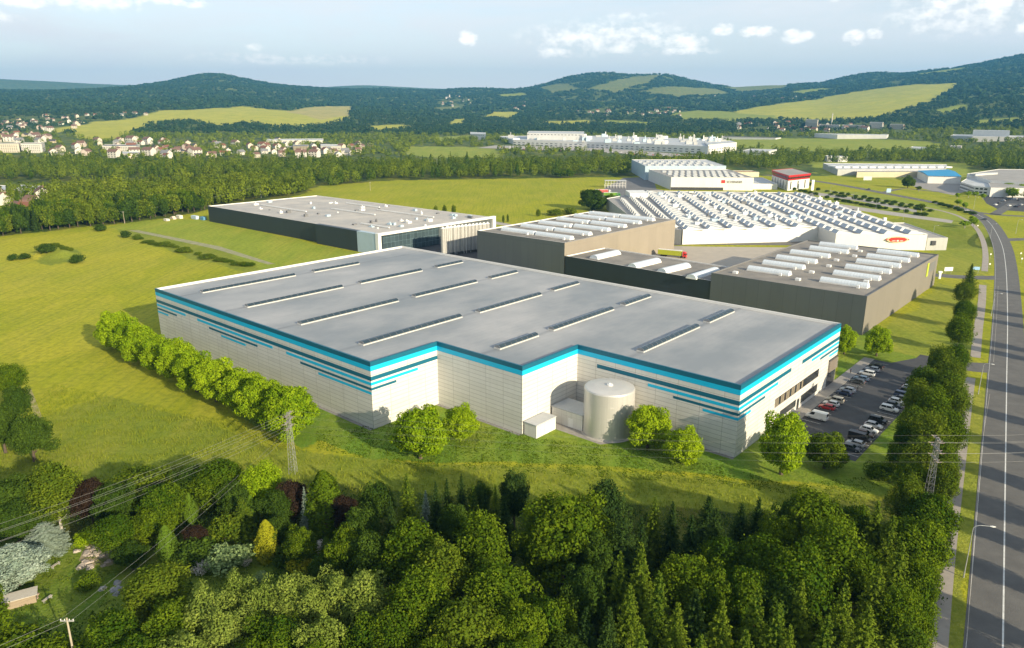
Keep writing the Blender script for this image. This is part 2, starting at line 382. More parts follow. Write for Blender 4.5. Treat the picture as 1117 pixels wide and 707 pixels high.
# the retention basin beside the road, a shallow bowl
bx, by, _ = G(1005, 256); gz = gz-3.0*np.clip(1.25-(((gx-bx)/38)**2+((gy-by)/48)**2), 0, 1)
rgb, _ = cover_rgb(gx, gy)
nA, nR = len(az_f), len(rr)
ii, jj = np.meshgrid(np.arange(nR-1), np.arange(nA), indexing='ij'); j2 = (jj+1) % nA
F = np.stack([ii*nA+jj, ii*nA+j2, (ii+1)*nA+j2, (ii+1)*nA+jj], -1).reshape(-1, 4)[:, ::-1]
V = np.stack([gx, gy, gz], 1)
V = np.vstack([V, [[0, 0, 0]]])
g_m = bpy.data.materials.new('ground'); g_m.use_nodes = True; t = g_m.node_tree; b = t.nodes['Principled BSDF']; b.inputs['Roughness'].default_value = .95; b.inputs['Specular IOR Level'].default_value = .1
pos = N(t, 'ShaderNodeNewGeometry').outputs['Position']
ca = N(t, 'ShaderNodeAttribute', attribute_name='land'); 
def noise(s, d=5, sc=None):
    n = N(t, 'ShaderNodeTexNoise', Scale=s, Detail=float(d), Roughness=.62)
    if sc:
        mp = N(t, 'ShaderNodeMapping'); mp.inputs['Scale'].default_value = sc; mp.inputs['Rotation'].default_value = (0, 0, .72); t.links.new(pos, mp.inputs[0]); t.links.new(mp.outputs[0], n.inputs['Vector'])
    else: t.links.new(pos, n.inputs['Vector'])
    return n.outputs[0]
def rng(v, a, c_): return math_(t, 'MULTIPLY_ADD', v, a, c_, clamp=True)
c = ca.outputs['Color']
c = mixc(t, math_(t, 'MULTIPLY', rng(noise(.018), 5, -2.0), .5), c, mixc(t, .6, c, (.14, .22, .012)))
c = mixc(t, math_(t, 'MULTIPLY', rng(noise(.06, 6, (1, .25, 1)), 5, -2.2), .4), c, mixc(t, .7, c, (.46, .38, .06)))
c = mixc(t, math_(t, 'MULTIPLY', rng(noise(.7, 5, (1, .03, 1)), 7, -3.3), .5), c, mixc(t, .6, c, (.12, .17, .012)))
c = mixc(t, math_(t, 'MULTIPLY', rng(noise(.5, 8), 5, -2.2), .6), c, mixc(t, .6, c, (.05, .09, .01)))
c = mixc(t, math_(t, 'MULTIPLY', rng(noise(1.8, 4), 7, -3.6), .5), c, mixc(t, .5, c, (.38, .36, .12)))
t.links.new(c, b.inputs['Base Color'])
bp = N(t, 'ShaderNodeBump', Strength=.6, Distance=.5); t.links.new(noise(1.6, 6), bp.inputs['Height']); t.links.new(bp.outputs[0], b.inputs['Normal'])
me = npmesh('ground', V, F, g_m, smooth=True)
at = me.color_attributes.new('land', 'FLOAT_COLOR', 'POINT')
at.data.foreach_set('color', np.hstack([np.vstack([rgb, [[.2, .2, .03]]]), np.ones((len(V), 1))]).astype(np.float32).ravel())
structure('ground', link('ground', me))
mb = MB()
for k in range(0, 60): 
    a0, a1 = k*math.pi/30, (k+1)*math.pi/30; mb.face([(0, 0, -.01), (20.5*math.cos(a0), 20.5*math.sin(a0), -.01), (20.5*math.cos(a1), 20.5*math.sin(a1), -.01)])
structure('ground_below', mb.build('ground_below', mat('soil', (.1, .12, .03))))

# ================================================================== ROADS, PATHS, PAVEMENTS
asph = mat('asphalt', (.14,.135,.125), .85, (.10,.097,.092), .25, .8, .25, 6)
asph2 = mat('asphalt_dark', (.07,.07,.073), .85, (.05,.05,.053), .3, .8, .2, 6)
conc = mat('concrete', (.40,.37,.32), .85, (.28,.26,.23), .3, .7, .1, 3)
pave = mat('paving', (.30,.28,.25), .85, (.22,.2,.18), .8, .7, .2, 4)
white_p = mat('road_paint', (.7,.7,.66), .7, (.4,.4,.38), .8, .6)
def sheet(name, P, z, m, world=False):
    P = [un(*p) if not world else p for p in P]
    mb = MB(); mb.face([(p[0], p[1], z) for p in P]); return structure(name, mb.build(name, m))
def spline(P, n=10):
    out = []
    Q = [P[0]]+list(P)+[P[-1]]
    for i in range(1, len(Q)-2):
        p0, p1, p2, p3 = [np.array(q[:2], float) for q in Q[i-1:i+3]]
        for k in range(n):
            u = k/n; out.append(.5*((2*p1)+(-p0+p2)*u+(2*p0-5*p1+4*p2-p3)*u*u+(-p0+3*p1-3*p2+p3)*u**3))
    out.append(np.array(P[-1][:2], float)); return out
def offset(line, d):
    out = []
    for i, p in enumerate(line):
        q0, q1 = line[max(0, i-1)], line[min(len(line)-1, i+1)]; v = q1-q0; v = v/np.hypot(*v)
        out.append(p+np.array([-v[1], v[0]])*d)
    return out
def ribbon(mb, line, a, b_, z, m=0):
    L, Rr = offset(line, a), offset(line, b_); 
    for i in range(len(line)-1):
        mb.face([(*L[i+1], z), (*L[i], z), (*Rr[i], z), (*Rr[i+1], z)], m)
road_c = spline([un(*p) for p in [(1093,760),(1094,700),(1096,560),(1098,420),(1099,340),(1097,290),(1092,265),(1081,245),(1070,236),(1054,229),(1032,223.5),(998,217),(963,210.5),(929,204),(899,199),(870,195),(835,191)]])
nj = 100
mb = MB(); ribbon(mb, road_c, 5.2, -5.2, .03); structure('road', mb.build('road', asph))
mb = MB(); ribbon(mb, road_c[:96], .13, -.13, .045); ribbon(mb, road_c[:92], 4.85, 4.77, .045)
for i in range(100, len(road_c)-1, 2): ribbon(mb, road_c[i:i+2], .1, -.1, .045)
for i in range(92, 99):
    ribbon(mb, road_c[i:i+2], 2.2, 2.0, .045); ribbon(mb, road_c[i:i+2], -1.8, -2.0, .045)
structure('road_markings', mb.build('road_markings', white_p))
mb = MB()
for w_, pts in [(9, [(1092,262),(1117,261),(1160,261)]), (8, [(1060,231),(1085,234),(1117,236),(1150,237)]), (9, [(1100,303),(1070,303),(1045,302),(1020,300)]),
                (10, [(1098,402),(1070,401),(1052,399),(1010,390)]), (6, [(963,210),(985,206),(1010,208),(1030,210)]), (8, [(1085,234),(1095,228),(1105,222)])]:
    ribbon(mb, spline([un(*p) for p in pts], 6), w_/2, -w_/2, .022)
structure('side_roads', mb.build('side_roads', asph))
mb = MB()
for pts in [[(1018,760),(1022,707),(1033,600),(1046,500),(1054,440),(1058,412)], [(1064,390),(1067,360),(1071,330),(1072,311)], [(1074,296),(1075,278),(1072,262),(1064,248),(1050,238),(1036,232.5),(1015,227.5),(990,223),(960,218),(930,212.5),(905,208)]]:
    ribbon(mb, spline([un(*p) for p in pts], 8), 1.5, -1.5, .05)
structure('footpath', mb.build('footpath', mat('path', (.36,.32,.27), .9, (.26,.23,.2), .4, .7)))
mb = MB()
for pts in [[(1055,700),(1070,500),(1080,430)], [(1084,395),(1087,350),(1089,312)]]:
    ribbon(mb, spline([un(*p) for p in pts], 8), .12, .0, .06)
structure('kerb', mb.build('kerb', conc))
# yards of the industrial estate
sheet('silo_yard', [(400,283),(480,262),(545,256),(600,300),(520,300)], .014, asph2)
sheet('loading_yard', [(700,286),(722,268),(760,269),(860,270),(905,268),(905,290),(870,315),(790,335),(700,330)], .016, mat('yard_concrete', (.42,.37,.30), .85, (.33,.3,.25), .2, .6))
sheet('service_road', [(725,264),(760,262),(900,264),(1000,270),(1000,272.5),(900,268),(760,267),(726,268)], .024, asph)
sheet('loading_dock_yard', [(655,212),(660,205),(680,194),(712,193),(716,206),(742,212),(742,222),(655,222)], .016, mat('yard_asphalt', (.17,.165,.16), .85, (.12,.12,.115), .1, .7))
for P in ([(884,209),(940,216.5),(1000,229),(1000,232),(938,219.5),(882,212)], [(893,219),(925,224),(965,230),(1040,240.5),(1038,243.5),(962,233.5),(920,227),(890,222)]):
    sheet('car_park_lane', P, .018, conc)
sheet('yard', [(996,188),(1030,190),(1062,206),(1040,213),(1020,209),(995,203)], .016, mat('yard_pale', (.3,.28,.25), .85, (.22,.2,.18), .1, .6))
sheet('yard', [(1070,213),(1117,212),(1180,214),(1180,232),(1117,231),(1090,229),(1076,222)], .016, asph2)
sheet('meadow_path', [(140,251.5),(150,251),(240,269),(300,288),(292,288.5),(232,271)], .012, mat('gravel', (.33,.3,.2), .95, (.2,.22,.08), .3, .9))
sheet('meadow_track', [(470,232),(520,238),(560,245),(556,247),(515,241),(468,234)], .012, conc)
sheet('meadow_track', [(28,425),(34,424),(46,455),(38,456)], .012, mat('bare_earth', (.36,.3,.15), .95, (.2,.2,.05), .4, .9))

# ================================================================== THE LARGE WAREHOUSE
TH = -.72
P2 = (-36.3, 177.3)
wh = thing('warehouse', 'huge pale warehouse with blue striped parapet and a stepped front', 'warehouse', (*P2, 0), TH)
FP = [(-124.1,0),(0,0),(0,23.3),(31.3,23.3),(31.3,46.8),(78.5,46.8),(78.5,116.8),(-124.1,116.8)]
HW = 18.6
pan = panel_mat('wall_panel', (.595,.58,.54), 6.2, 1.15, .05, .38, .05, .5)
teal = mat('teal_paint', (.006,.105,.165), .45, (.008,.12,.18), .2, .4); cyan = mat('cyan_paint', (.01,.42,.66), .4, (.012,.38,.6), .2, .4)
mb = MB(); u = 0
for i in range(8):
    a, b_ = FP[i], FP[(i+1) % 8]
    mb.wall(a, b_, 0, HW-2.5, 0)
mb.build('wall', pan, wh)
def outn(a, b_):
    L = math.hypot(b_[0]-a[0], b_[1]-a[1]); return ((b_[1]-a[1])/L, -(b_[0]-a[0])/L)
def strip(mb, i, s0, s1, z0, z1, pr=.03, e0=0, e1=0, m=0):
    a, b_ = FP[i], FP[(i+1) % 8]; L = math.hypot(b_[0]-a[0], b_[1]-a[1]); d = ((b_[0]-a[0])/L, (b_[1]-a[1])/L); n = outn(a, b_)
    s1 = L if s1 is None else s1
    p = (a[0]+d[0]*(s0-e0)+n[0]*pr, a[1]+d[1]*(s0-e0)+n[1]*pr); q = (a[0]+d[0]*(s1+e1)+n[0]*pr, a[1]+d[1]*(s1+e1)+n[1]*pr)
    mb.wall(p, q, z0, z1, m)
    # returns of the strip
    for e in (p, q): mb.wall(e, (e[0]-n[0]*pr, e[1]-n[1]*pr), z0, z1, m)
    mb.face([(p[0], p[1], z1), (q[0], q[1], z1), (q[0]-n[0]*pr, q[1]-n[1]*pr, z1), (p[0]-n[0]*pr, p[1]-n[1]*pr, z1)], m)
E_ = .03
ext = {0: (E_, E_), 1: (E_, -E_), 2: (-E_, E_), 3: (E_, -E_), 4: (-E_, E_), 5: (E_, E_), 6: (E_, E_), 7: (E_, E_)}
for nm, z0, z1, m in (('parapet_band', 17.4, 18.6, teal), ('parapet_band', 16.1, 17.4, cyan)):
    mb = MB()
    for i in range(8): strip(mb, i, 0, None, z0, z1, .03, *ext[i])
    mb.build(nm, m, wh)
rowsz = {1: (13.5, 14.6, teal), 2: (12.2, 13.0, cyan), 3: (10.85, 11.5, teal), 4: (9.65, 10.3, cyan)}
for i, r_, s0, s1 in [(0,1,0,None),(0,2,0,22.3),(0,3,0,15.3),(0,4,0,8.3),(0,2,30.6,77.4),(0,3,38.5,68.7),(0,4,46.3,61.6),(0,2,84.8,None),(0,3,91.8,None),(0,4,100.5,None),
                     (1,1,0,None),(1,2,0,16),(1,3,0,8.3),(4,1,6.6,None),(4,2,22.5,None),(4,3,29.9,None),(4,4,38.1,None),
                     (5,1,0,31.8),(5,2,0,23.4),(5,3,0,15.4),(5,4,0,7.2),(5,1,39.7,None),(5,2,47.2,None),(5,3,54.4,None),(5,4,62.4,None)]:
    z0, z1, m = rowsz[r_]; mb = MB(); strip(mb, i, s0, s1, z0, z1, .03, ext[i][0] if s0 == 0 else 0, ext[i][1] if s1 is None else 0)
    mb.build('painted_stripe', m, wh)
# roof membrane
rm = bpy.data.materials.new('roof_membrane'); rm.use_nodes = True; t = rm.node_tree; b = t.nodes['Principled BSDF']; b.inputs['Roughness'].default_value = .6
tcn = N(t, 'ShaderNodeTexCoord'); sx = N(t, 'ShaderNodeSeparateXYZ'); t.links.new(tcn.outputs['Object'], sx.inputs[0])
def onoise(s, d, sc=(1, 1, 1)):
    mp = N(t, 'ShaderNodeMapping'); mp.inputs['Scale'].default_value = sc; t.links.new(tcn.outputs['Object'], mp.inputs[0])
    n = N(t, 'ShaderNodeTexNoise', Scale=s, Detail=float(d), Roughness=.6); t.links.new(mp.outputs[0], n.inputs['Vector']); return n.outputs[0]
fr = math_(t, 'ABSOLUTE', math_(t, 'SUBTRACT', math_(t, 'FRACT', math_(t, 'ADD', math_(t, 'MULTIPLY', sx.outputs[0], 1/31.), 10.0)), .5))   # 0 at the gutters
gut = math_(t, 'SUBTRACT', 1.0, math_(t, 'MULTIPLY', math_(t, 'ADD', fr, math_(t, 'MULTIPLY', onoise(.3, 4), .012)), 30.0), clamp=True)
gut = math_(t, 'MULTIPLY', math_(t, 'SUBTRACT', 1.05, math_(t, 'MULTIPLY', fr, 24.0), clamp=True), math_(t, 'MULTIPLY_ADD', onoise(.12, 5), 2.2, -.5, clamp=True))
c = mixc(t, math_(t, 'MULTIPLY_ADD', onoise(.045, 6, (1, .6, 1)), 3.2, -1.2, clamp=True), (.215,.235,.245), (.385,.38,.37))
c = mixc(t, math_(t, 'MULTIPLY', math_(t, 'MULTIPLY_ADD', onoise(.7, 5), 4., -2.0, clamp=True), .25), c, (.24,.25,.26))
c = mixc(t, math_(t, 'MULTIPLY', gut, .8), c, (.13,.14,.15))
fs = math_(t, 'ABSOLUTE', math_(t, 'SUBTRACT', math_(t, 'FRACT', math_(t, 'MULTIPLY_ADD', sx.outputs[0], 1/2.1, 100.0)), .5))
c = mixc(t, math_(t, 'MULTIPLY', math_(t, 'LESS_THAN', fs, .025), .45), c, (.2,.21,.22))
t.links.new(c, b.inputs['Base Color'])
mb = MB(); ins = [(-123.6,.5),(-.5,.5),(-.5,23.8),(30.8,23.8),(30.8,47.3),(78.0,47.3),(78.0,116.3),(-123.6,116.3)]
mb.face([(p[0], p[1], HW-.75) for p in ins]); mb.build('roof', rm, wh)
cap = mat('parapet_cap', (.72,.7,.65), .5, (.6,.58,.55), .3, .5)
capd = mat('parapet_cap_grey', (.12,.15,.17), .5)
mb = MB()
for i in range(8):
    j = (i+1) % 8; a, b_, c_, d_ = FP[i], FP[j], ins[j], ins[i]
    k = 1 if i in (6, 7) else 0
    mb.face([(*a, HW+.02), (*b_, HW+.02), (*c_, HW+.02), (*d_, HW+.02)], k)
    mb.face([(*d_, HW-.75), (*c_, HW-.75), (*c_, HW+.02), (*d_, HW+.02)], 1 if i in (6, 7) else 2)
mb.build('parapet_cap', [teal, cap, capd], wh)
glass_d = mat('rooflight_glass', (.015,.03,.04), .15, (.03,.05,.06), .5, .6, spec=.6)
wht = mat('white_metal', (.75,.74,.70), .5)
def warehouse_rooflight(x, y0, y1):
    L = y1-y0; cy = (y0+y1)/2; z = HW-.75
    mb = MB(); mb.box(x-1.15, y0, z, x+1.15, y1, z+.32); o = mb.build('rooflight', mat('rooflight_curb', (.5,.5,.48), .6), wh)
    mb = MB(); n = 6; W_ = 1.1; H_ = .62
    ring = [(-W_*math.cos(math.pi*k/n), H_*math.sin(math.pi*k/n)) for k in range(n+1)]
    for k in range(n):
        (v0, q0), (v1, q1) = ring[k], ring[k+1]
        mb.face([(x+v0, y0+.2, z+.46+q0), (x+v0, y1-.2, z+.46+q0), (x+v1, y1-.2, z+.46+q1), (x+v1, y0+.2, z+.46+q1)])
    nb = max(2, round(L/2.4))
    for j in range(nb+1):
        yy = y0+.2+(L-.4)*j/nb
        for k in range(n):
            (v0, q0), (v1, q1) = ring[k], ring[k+1]; s = 1.03
            mb.face([(x+v0*s, yy-.04, z+.48+q0*s), (x+v0*s, yy+.04, z+.48+q0*s), (x+v1*s, yy+.04, z+.48+q1*s), (x+v1*s, yy-.04, z+.48+q1*s)], 1)
    for e in (y0+.2, y1-.2): mb.face([(x+v, e, z+.46+q) for v, q in ring], 1)
    mb.build('glazing', [glass_d, mat('glazing_bar', (.22,.23,.24), .5)], o)
for x, y0, y1 in [(-108,9.3,47.5),(-108,56,78.7),(-77.2,9.2,47.7),(-77.2,55.7,86.7),(-77.2,95,110),(-46,9.1,47.7),(-46,55.2,86.5),(-46,94.3,110),(-15.4,8.9,47.7),(-14.8,55,86.8),(-15.4,94.6,110),
                  (15.5,31.1,47.9),(15.5,54.8,86.8),(15.5,93.6,110),(46.2,54.7,86.8),(46.2,93,110.4)]: warehouse_rooflight(x, y0, y1)
# windows and doors of the office side (facade 5: x = 78.5, y from 46.8)
frame = mat('dark_frame', (.05,.05,.055), .5); wglass = mat('window_glass', (.02,.026,.03), .12, (.05,.055,.05), .6, .6, spec=.7); blind = mat('blind', (.20,.17,.12), .7)
def facade_window(name, s0, s1, z0, z1, nmul, blinds=False):
    x = 78.5; y0, y1 = 46.8+s0, 46.8+s1
    mb = MB(); mb.box(x-.1, y0, z0, x+.06, y1, z1); f = mb.build(name, frame, wh)
    g = MB()
    for k in range(nmul):
        a, b_ = y0+(y1-y0)*k/nmul+.09, y0+(y1-y0)*(k+1)/nmul-.09
        g.face([(x+.075, a, z0+.12), (x+.075, b_, z0+.12), (x+.075, b_, z1-.12), (x+.075, a, z1-.12)], 1 if blinds and k % 3 != 2 and k < nmul*.6 else 0)
    g.build('pane', [wglass, blind], f)
facade_window('window', 22.6, 54.4, 5.9, 8.3, 26, True)
facade_window('window', 27.0, 38.0, 1.6, 3.6, 9); facade_window('window', 41.8, 54.6, 1.3, 3.6, 10)
facade_window('door', 39.0, 40.6, .05, 3.2, 2)
facade_window('entrance_glazing', 62.6, 69.7, .05, 8.4, 4)
mb = MB()
for k in range(7): mb.box(78.5, 46.8+62.6, 4.9+k*.5, 79.1, 46.8+69.7, 5.0+k*.5)
mb.build('sunshade', mat('sunshade_metal', (.35,.3,.24), .5), wh)
mb = MB(); mb.box(78.5, 46.8+62.4, 8.5, 79.0, 46.8+69.9, 8.7); mb.build('canopy', frame, wh)

# tank and plant sheds in front of the warehouse
def lathe(mb, prof, n=48, m=0):
    for i in range(len(prof)-1):
        (r0, z0), (r1, z1) = prof[i], prof[i+1]
        for k in range(n):
            a0, a1 = 2*math.pi*k/n, 2*math.pi*(k+1)/n
            P = [(r0*math.cos(a0), r0*math.sin(a0), z0), (r0*math.cos(a1), r0*math.sin(a1), z0), (r1*math.cos(a1), r1*math.sin(a1), z1), (r1*math.cos(a0), r1*math.sin(a0), z1)]
            if r1 < 1e-6: P = P[:3]
            mb.face(P, m, [(k*.82*r0/6.5, z0), ((k+1)*.82*r0/6.5, z0), ((k+1)*.82*r0/6.5, z1), (k*.82*r0/6.5, z1)][:len(P)])
tk = thing('storage_tank', 'tall round cream steel tank standing in the warehouse corner', 'tank', (25.04, 175.85, 0))
mb = MB(); lathe(mb, [(6.5,0),(6.5,12.2),(6.35,12.5),(6.1,12.6)], 64)
tm = panel_mat('tank_steel', (.58,.565,.53), 1.64, 3.1, .02, .75, .03, .38); tm.node_tree.nodes['Principled BSDF'].inputs['Metallic'].default_value = .35
mb.build('tank_shell', tm, tk, True)
mb = MB(); lathe(mb, [(6.1,12.6),(4,12.85),(0,13.0)], 48); mb.build('tank_roof', mat('tank_roof', (.58,.56,.52), .45, metal=.2), tk, True)
mb = MB(); mb.tube((0,0,12.95),(0,0,13.25),.8,.8,12); mb.tube((0,0,13.25),(0,0,13.5),.25,.2,8); mb.build('tank_hatch', wht, tk)
mb = MB()
for k in range(36): 
    a0, a1 = 2*math.pi*k/36, 2*math.pi*(k+1)/36; mb.face([(6.5*math.cos(a0),6.5*math.sin(a0),.3),(6.5*math.cos(a1),6.5*math.sin(a1),.3),(7.1*math.cos(a1),7.1*math.sin(a1),.06),(7.1*math.cos(a0),7.1*math.sin(a0),.06)])
mb.build('tank_base', conc, tk)
def shed(label, loc, w, d, h, door_side):
    o = thing('plant_shed', label, 'shed', (*loc, 0), TH)
    mb = MB(); mb.box(0, 0, 0, w, d, h-.25); mb.build('wall', panel_mat('shed_panel', (.66,.64,.6), 1.6, 3, .03, .6, .03), o)
    mb = MB(); mb.box(-.12, -.12, h-.25, w+.12, d+.12, h); mb.build('roof', mat('shed_roof', (.44,.45,.45), .6, (.36,.37,.38), .6, .6), o)
    mb = MB()
    if door_side == 'x': mb.box(w, d*.45, .1, w+.06, d*.45+1.9, 2.5)
    else: mb.box(w*.55, -.06, .1, w*.55+1.5, 0, 2.5)
    mb.build('door', mat('shed_door', (.8,.79,.76), .5), o)
def l2w(x, y): return (P2[0]+x*math.cos(TH)-y*math.sin(TH), P2[1]+x*math.sin(TH)+y*math.cos(TH))
shed('small pale flat-roofed plant shed at the outer corner of the stepped wall', l2w(31.8, 23.6), 4.0, 8.0, 3.7, 'x')
shed('wider grey-roofed plant shed tucked between wall and round tank', l2w(31.9, 35.0), 10.0, 7.2, 4.5, 'y')
mb = MB(); P = [l2w(*p) for p in [(31.3,31.6),(50,31.6),(53,36),(53,46.8),(31.3,46.8)]]; mb.face([(*p, .015) for p in P]); structure('tank_yard', mb.build('tank_yard', pave))
mb = MB()
for i in (0, 2, 4):
    a, b_ = FP[i], FP[i+1]; mb.face([(*l2w(a[0], a[1]-1.1), .02), (*l2w(b_[0], b_[1]-1.1), .02), (*l2w(*b_), .02), (*l2w(*a), .02)])
structure('gravel_margin', mb.build('gravel_margin', mat('gravel_grey', (.26,.25,.23), .9, (.16,.16,.15), 1.5, .8)))

# car park (warehouse local frame)
def lsheet(name, P, z, m):
    mb = MB(); mb.face([(*l2w(*p), z) for p in P]); return structure(name, mb.build(name, m))
lsheet('car_park', [(81.8,69),(83,66),(101,64),(101.3,148),(106,155),(106,163),(92,163),(92,158),(87,147),(81.8,147)], .03, asph2)
mb = MB(); mb.prism([l2w(*p) for p in [(78.5,68),(81.8,68),(81.8,147),(78.5,147)]], 0, .12); structure('pavement', mb.build('pavement', pave))
mb = MB()
for y in np.arange(78, 146, 2.75):
    for x0, x1 in ((82, 87), (95.8, 100.8)):
        if x0 < 90 and y < 80: continue
        mb.face([(*l2w(x0, y-.06), .045), (*l2w(x1, y-.06), .045), (*l2w(x1, y+.06), .045), (*l2w(x0, y+.06), .045)])
for y in np.arange(67, 78, 2.75): mb.face([(*l2w(95.8, y-.06), .045), (*l2w(100.8, y-.06), .045), (*l2w(100.8, y+.06), .045), (*l2w(95.8, y+.06), .045)])
structure('parking_bay_lines', mb.build('parking_bay_lines', white_p))

# ================================================================== NEIGHBOURING INDUSTRIAL BUILDINGS
def hall(name, label, loc, rot, w0, w1, d0, d1, h, wallm, roofm, par=.5, capm=None, cat='industrial building'):
    o = thing(name, label, cat, (*loc, 0), rot)
    mb = MB(); mb.wall((w0,d0),(w1,d0),0,h,0); mb.wall((w1,d0),(w1,d1),0,h,0); mb.wall((w1,d1),(w0,d1),0,h,0); mb.wall((w0,d1),(w0,d0),0,h,0)
    mb.build('wall', wallm, o)
    e = .35
    mb = MB(); mb.face([(w0+e,d0+e,h-par),(w1-e,d0+e,h-par),(w1-e,d1-e,h-par),(w0+e,d1-e,h-par)]); mb.build('roof', roofm, o)
    mb = MB(); Q = [(w0,d0),(w1,d0),(w1,d1),(w0,d1)]; I = [(w0+e,d0+e),(w1-e,d0+e),(w1-e,d1-e),(w0+e,d1-e)]
    for i in range(4):
        j = (i+1) % 4
        mb.face([(*Q[i],h+.02),(*Q[j],h+.02),(*I[j],h+.02),(*I[i],h+.02)]); mb.face([(*I[i],h-par),(*I[j],h-par),(*I[j],h+.02),(*I[i],h+.02)])
    mb.build('parapet', capm or cap, o)
    return o
gr_pan = panel_mat('grey_panel', (.095,.108,.108), 5.2, 16, .05, .35, .05, .55); dk_pan = panel_mat('charcoal_panel', (.022,.034,.042), 6, 16, .05, .5, .06, .45)
tp_pan = panel_mat('taupe_panel', (.26,.225,.175), 8, 16, .03, .7, .05, .6)
gravel_roof = mat('gravel_roof', (.27,.245,.21), .9, (.17,.16,.145), .12, .9); pale_roof = mat('pale_roof', (.5,.46,.4), .8, (.34,.33,.31), .06, .9)
poly_w = panel_mat('rooflight_white', (.62,.67,.70), 1.2, 50, .06, .75, .04, .35)
capg = mat('cap_grey', (.16,.16,.16), .5)
def rooflights(root, lst, ang, z, L, w=4.0, h=1.5):
    for cx_, cy_ in lst:
        mb = MB(); mb.vault((0,0), L, w, h, ang, 0, 0, 8); o = mb.build('rooflight', [poly_w, wht], root); o.location = (cx_, cy_, z)
        v = MB(); v.box(-.5,-.5,0,.5,.5,1.1); q = v.build('smoke_vent', wht, o); q.location = (math.cos(ang)*(L/2-3), -w*.75*1, 0)
g1 = hall('storage_hall', 'tall grey-brown hall with twelve white vaulted rooflights, left of the low dark link', (26.0, 359.1), TH, -60, 0, 0, 110, 18.0, gr_pan, gravel_roof)
mb = MB(); mb.wall((.03,0),(.03,110),.02,17.98); mb.build('side_cladding', tp_pan, g1)
rooflights(g1, [(-40.4+dx,y) for y, dx in ((12.3,0),(29.9,-1),(46.5,-1.5),(64.8,-2.5),(83,-3),(98.5,-3))], 0, 17.5, 23)
rooflights(g1, [(-16.1+dx,y) for y, dx in ((12.3,0),(29.9,-1),(48.1,-1.5),(65.2,-2),(82.6,-3),(98.5,-3.5))], 0, 17.5, 23)
g2 = hall('storage_hall', 'tall grey hall with two columns of white vaulted rooflights beside the road', (130.6, 261.8), TH, -62, 0, 0, 110, 15.0, gr_pan, gravel_roof, capm=capg)
mb = MB(); mb.wall((.03,0),(.03,110),.02,14.98); mb.build('side_cladding', panel_mat('taupe_panel_dark', (.19,.172,.145), 8, 16, .03, .7, .05, .6), g2)
rooflights(g2, [(-44.9,18.8),(-45.3,35.6),(-45.8,51.9),(-46,69.4),(-43,86.4),(-43.3,101)], 0, 14.5, 18.2)
rooflights(g2, [(-13.4,16.5),(-14,33.7),(-14.5,50.6),(-14.8,66.5),(-15.1,82.6),(-15.2,99)], 0, 14.5, 18.2)
for x, y in ((-30,12),(-31,30),(-30,48),(-32,64),(-29,80),(-31,95),(-55,8),(-8,26)):
    mb = MB(); mb.box(-.9,-.9,0,.9,.9,.9); q = mb.build('roof_vent', wht, g2); q.location = (x, y, 14.5)
mb = MB(); mb.box(.04, 94, 8.6, .12, 106, 12.8); mb.build('louvre', capg, g2)
mb = MB(); mb.box(.05, 89.5, 7.4, .3, 92.5, 13.6); mb.build('wall_sign', mat('lime_sign', (.42,.5,.05), .5), g2)
cn = hall('link_building', 'low charcoal link building with four vaulted rooflights between the tall grey halls', (26.4, 358.6), math.atan2(302.9-359.1, 84-26), 0, 80.5, 0, 32, 11.6, dk_pan, gravel_roof)
def wl(o, x, y):
    a = o.rotation_euler.z; dx, dy = x-o.location.x, y-o.location.y; return (dx*math.cos(a)+dy*math.sin(a), -dx*math.sin(a)+dy*math.cos(a))
for a, b_ in [((470,414),(575,390)),((625,449),(738,422)),((745,469),(858,442)),((865,494),(975,460))]:
    p, q = wl(cn, *un(520+a[0]/3.723, 170+a[1]/3.723, 12)), wl(cn, *un(520+b_[0]/3.723, 170+b_[1]/3.723, 12)); L = math.hypot(q[0]-p[0], q[1]-p[1])
    rooflights(cn, [((p[0]+q[0])/2, (p[1]+q[1])/2)], math.atan2(q[1]-p[1], q[0]-p[0]), 11.15, L-2, 5.0, 1.5)
# loading apron between the halls is 'loading_yard'; the long charcoal warehouse with silos
w2 = hall('dark_warehouse', 'long charcoal warehouse with a pale cluttered roof behind the big warehouse', (-76.5, 423.5), TH, -205, 0, 0, 97, 11.8, dk_pan, pale_roof)
mb = MB(); mb.prism([(-60,-3.2),(-18,-3.2),(-18,-.05),(-60,-.05)], 0, 12.4); mb.build('projecting_bay', dk_pan, w2)
lb = mat('pale_blue_panel', (.42,.52,.58), .5)
mb = MB(); mb.box(-17.9, -3.2, 0, .6, -.05, 12.4); mb.build('corner_panel', lb, w2)
mb = MB(); mb.box(-.5,-3.4,0,2.2,-1.2,12.8); mb.box(0,94,0,2.2,97,12.8); mb.box(0,-1.2,11.4,2.2,94,12.8); mb.build('portal_frame', wht, w2)
mb = MB(); mb.box(.02, 1.5, .3, .25, 46, 10.8); mb.build('glass_facade', panel_mat('curtain_glass', (.05,.075,.085), 3, 3.2, .06, 3, .2, .15), w2)
mb = MB(); mb.box(.02, 46.2, .05, .3, 94, 11.3); mb.build('rear_cladding', gr_pan, w2)
rs = random.Random(4)
for k in range(60):
    x = rs.uniform(-195,-6); y = rs.choice([18,30,45,60,75,88])+rs.uniform(-3,3)
    if x > -60: pass
    elif rs.random() < .45: continue
    s = rs.uniform(.6, 1.8); hh = rs.uniform(.5, 1.7); mb = MB(); mb.box(-s,-s*.7,0,s,s*.7,hh)
    if rs.random() < .5: mb.tube((0,0,hh),(0,0,hh+.8),.35,.35,8)
    q = mb.build('roof_unit', rs.choice([wht, capg, lb]), w2); q.location = (x, y, 11.3); q.rotation_euler[2] = rs.choice([0, math.pi/2])
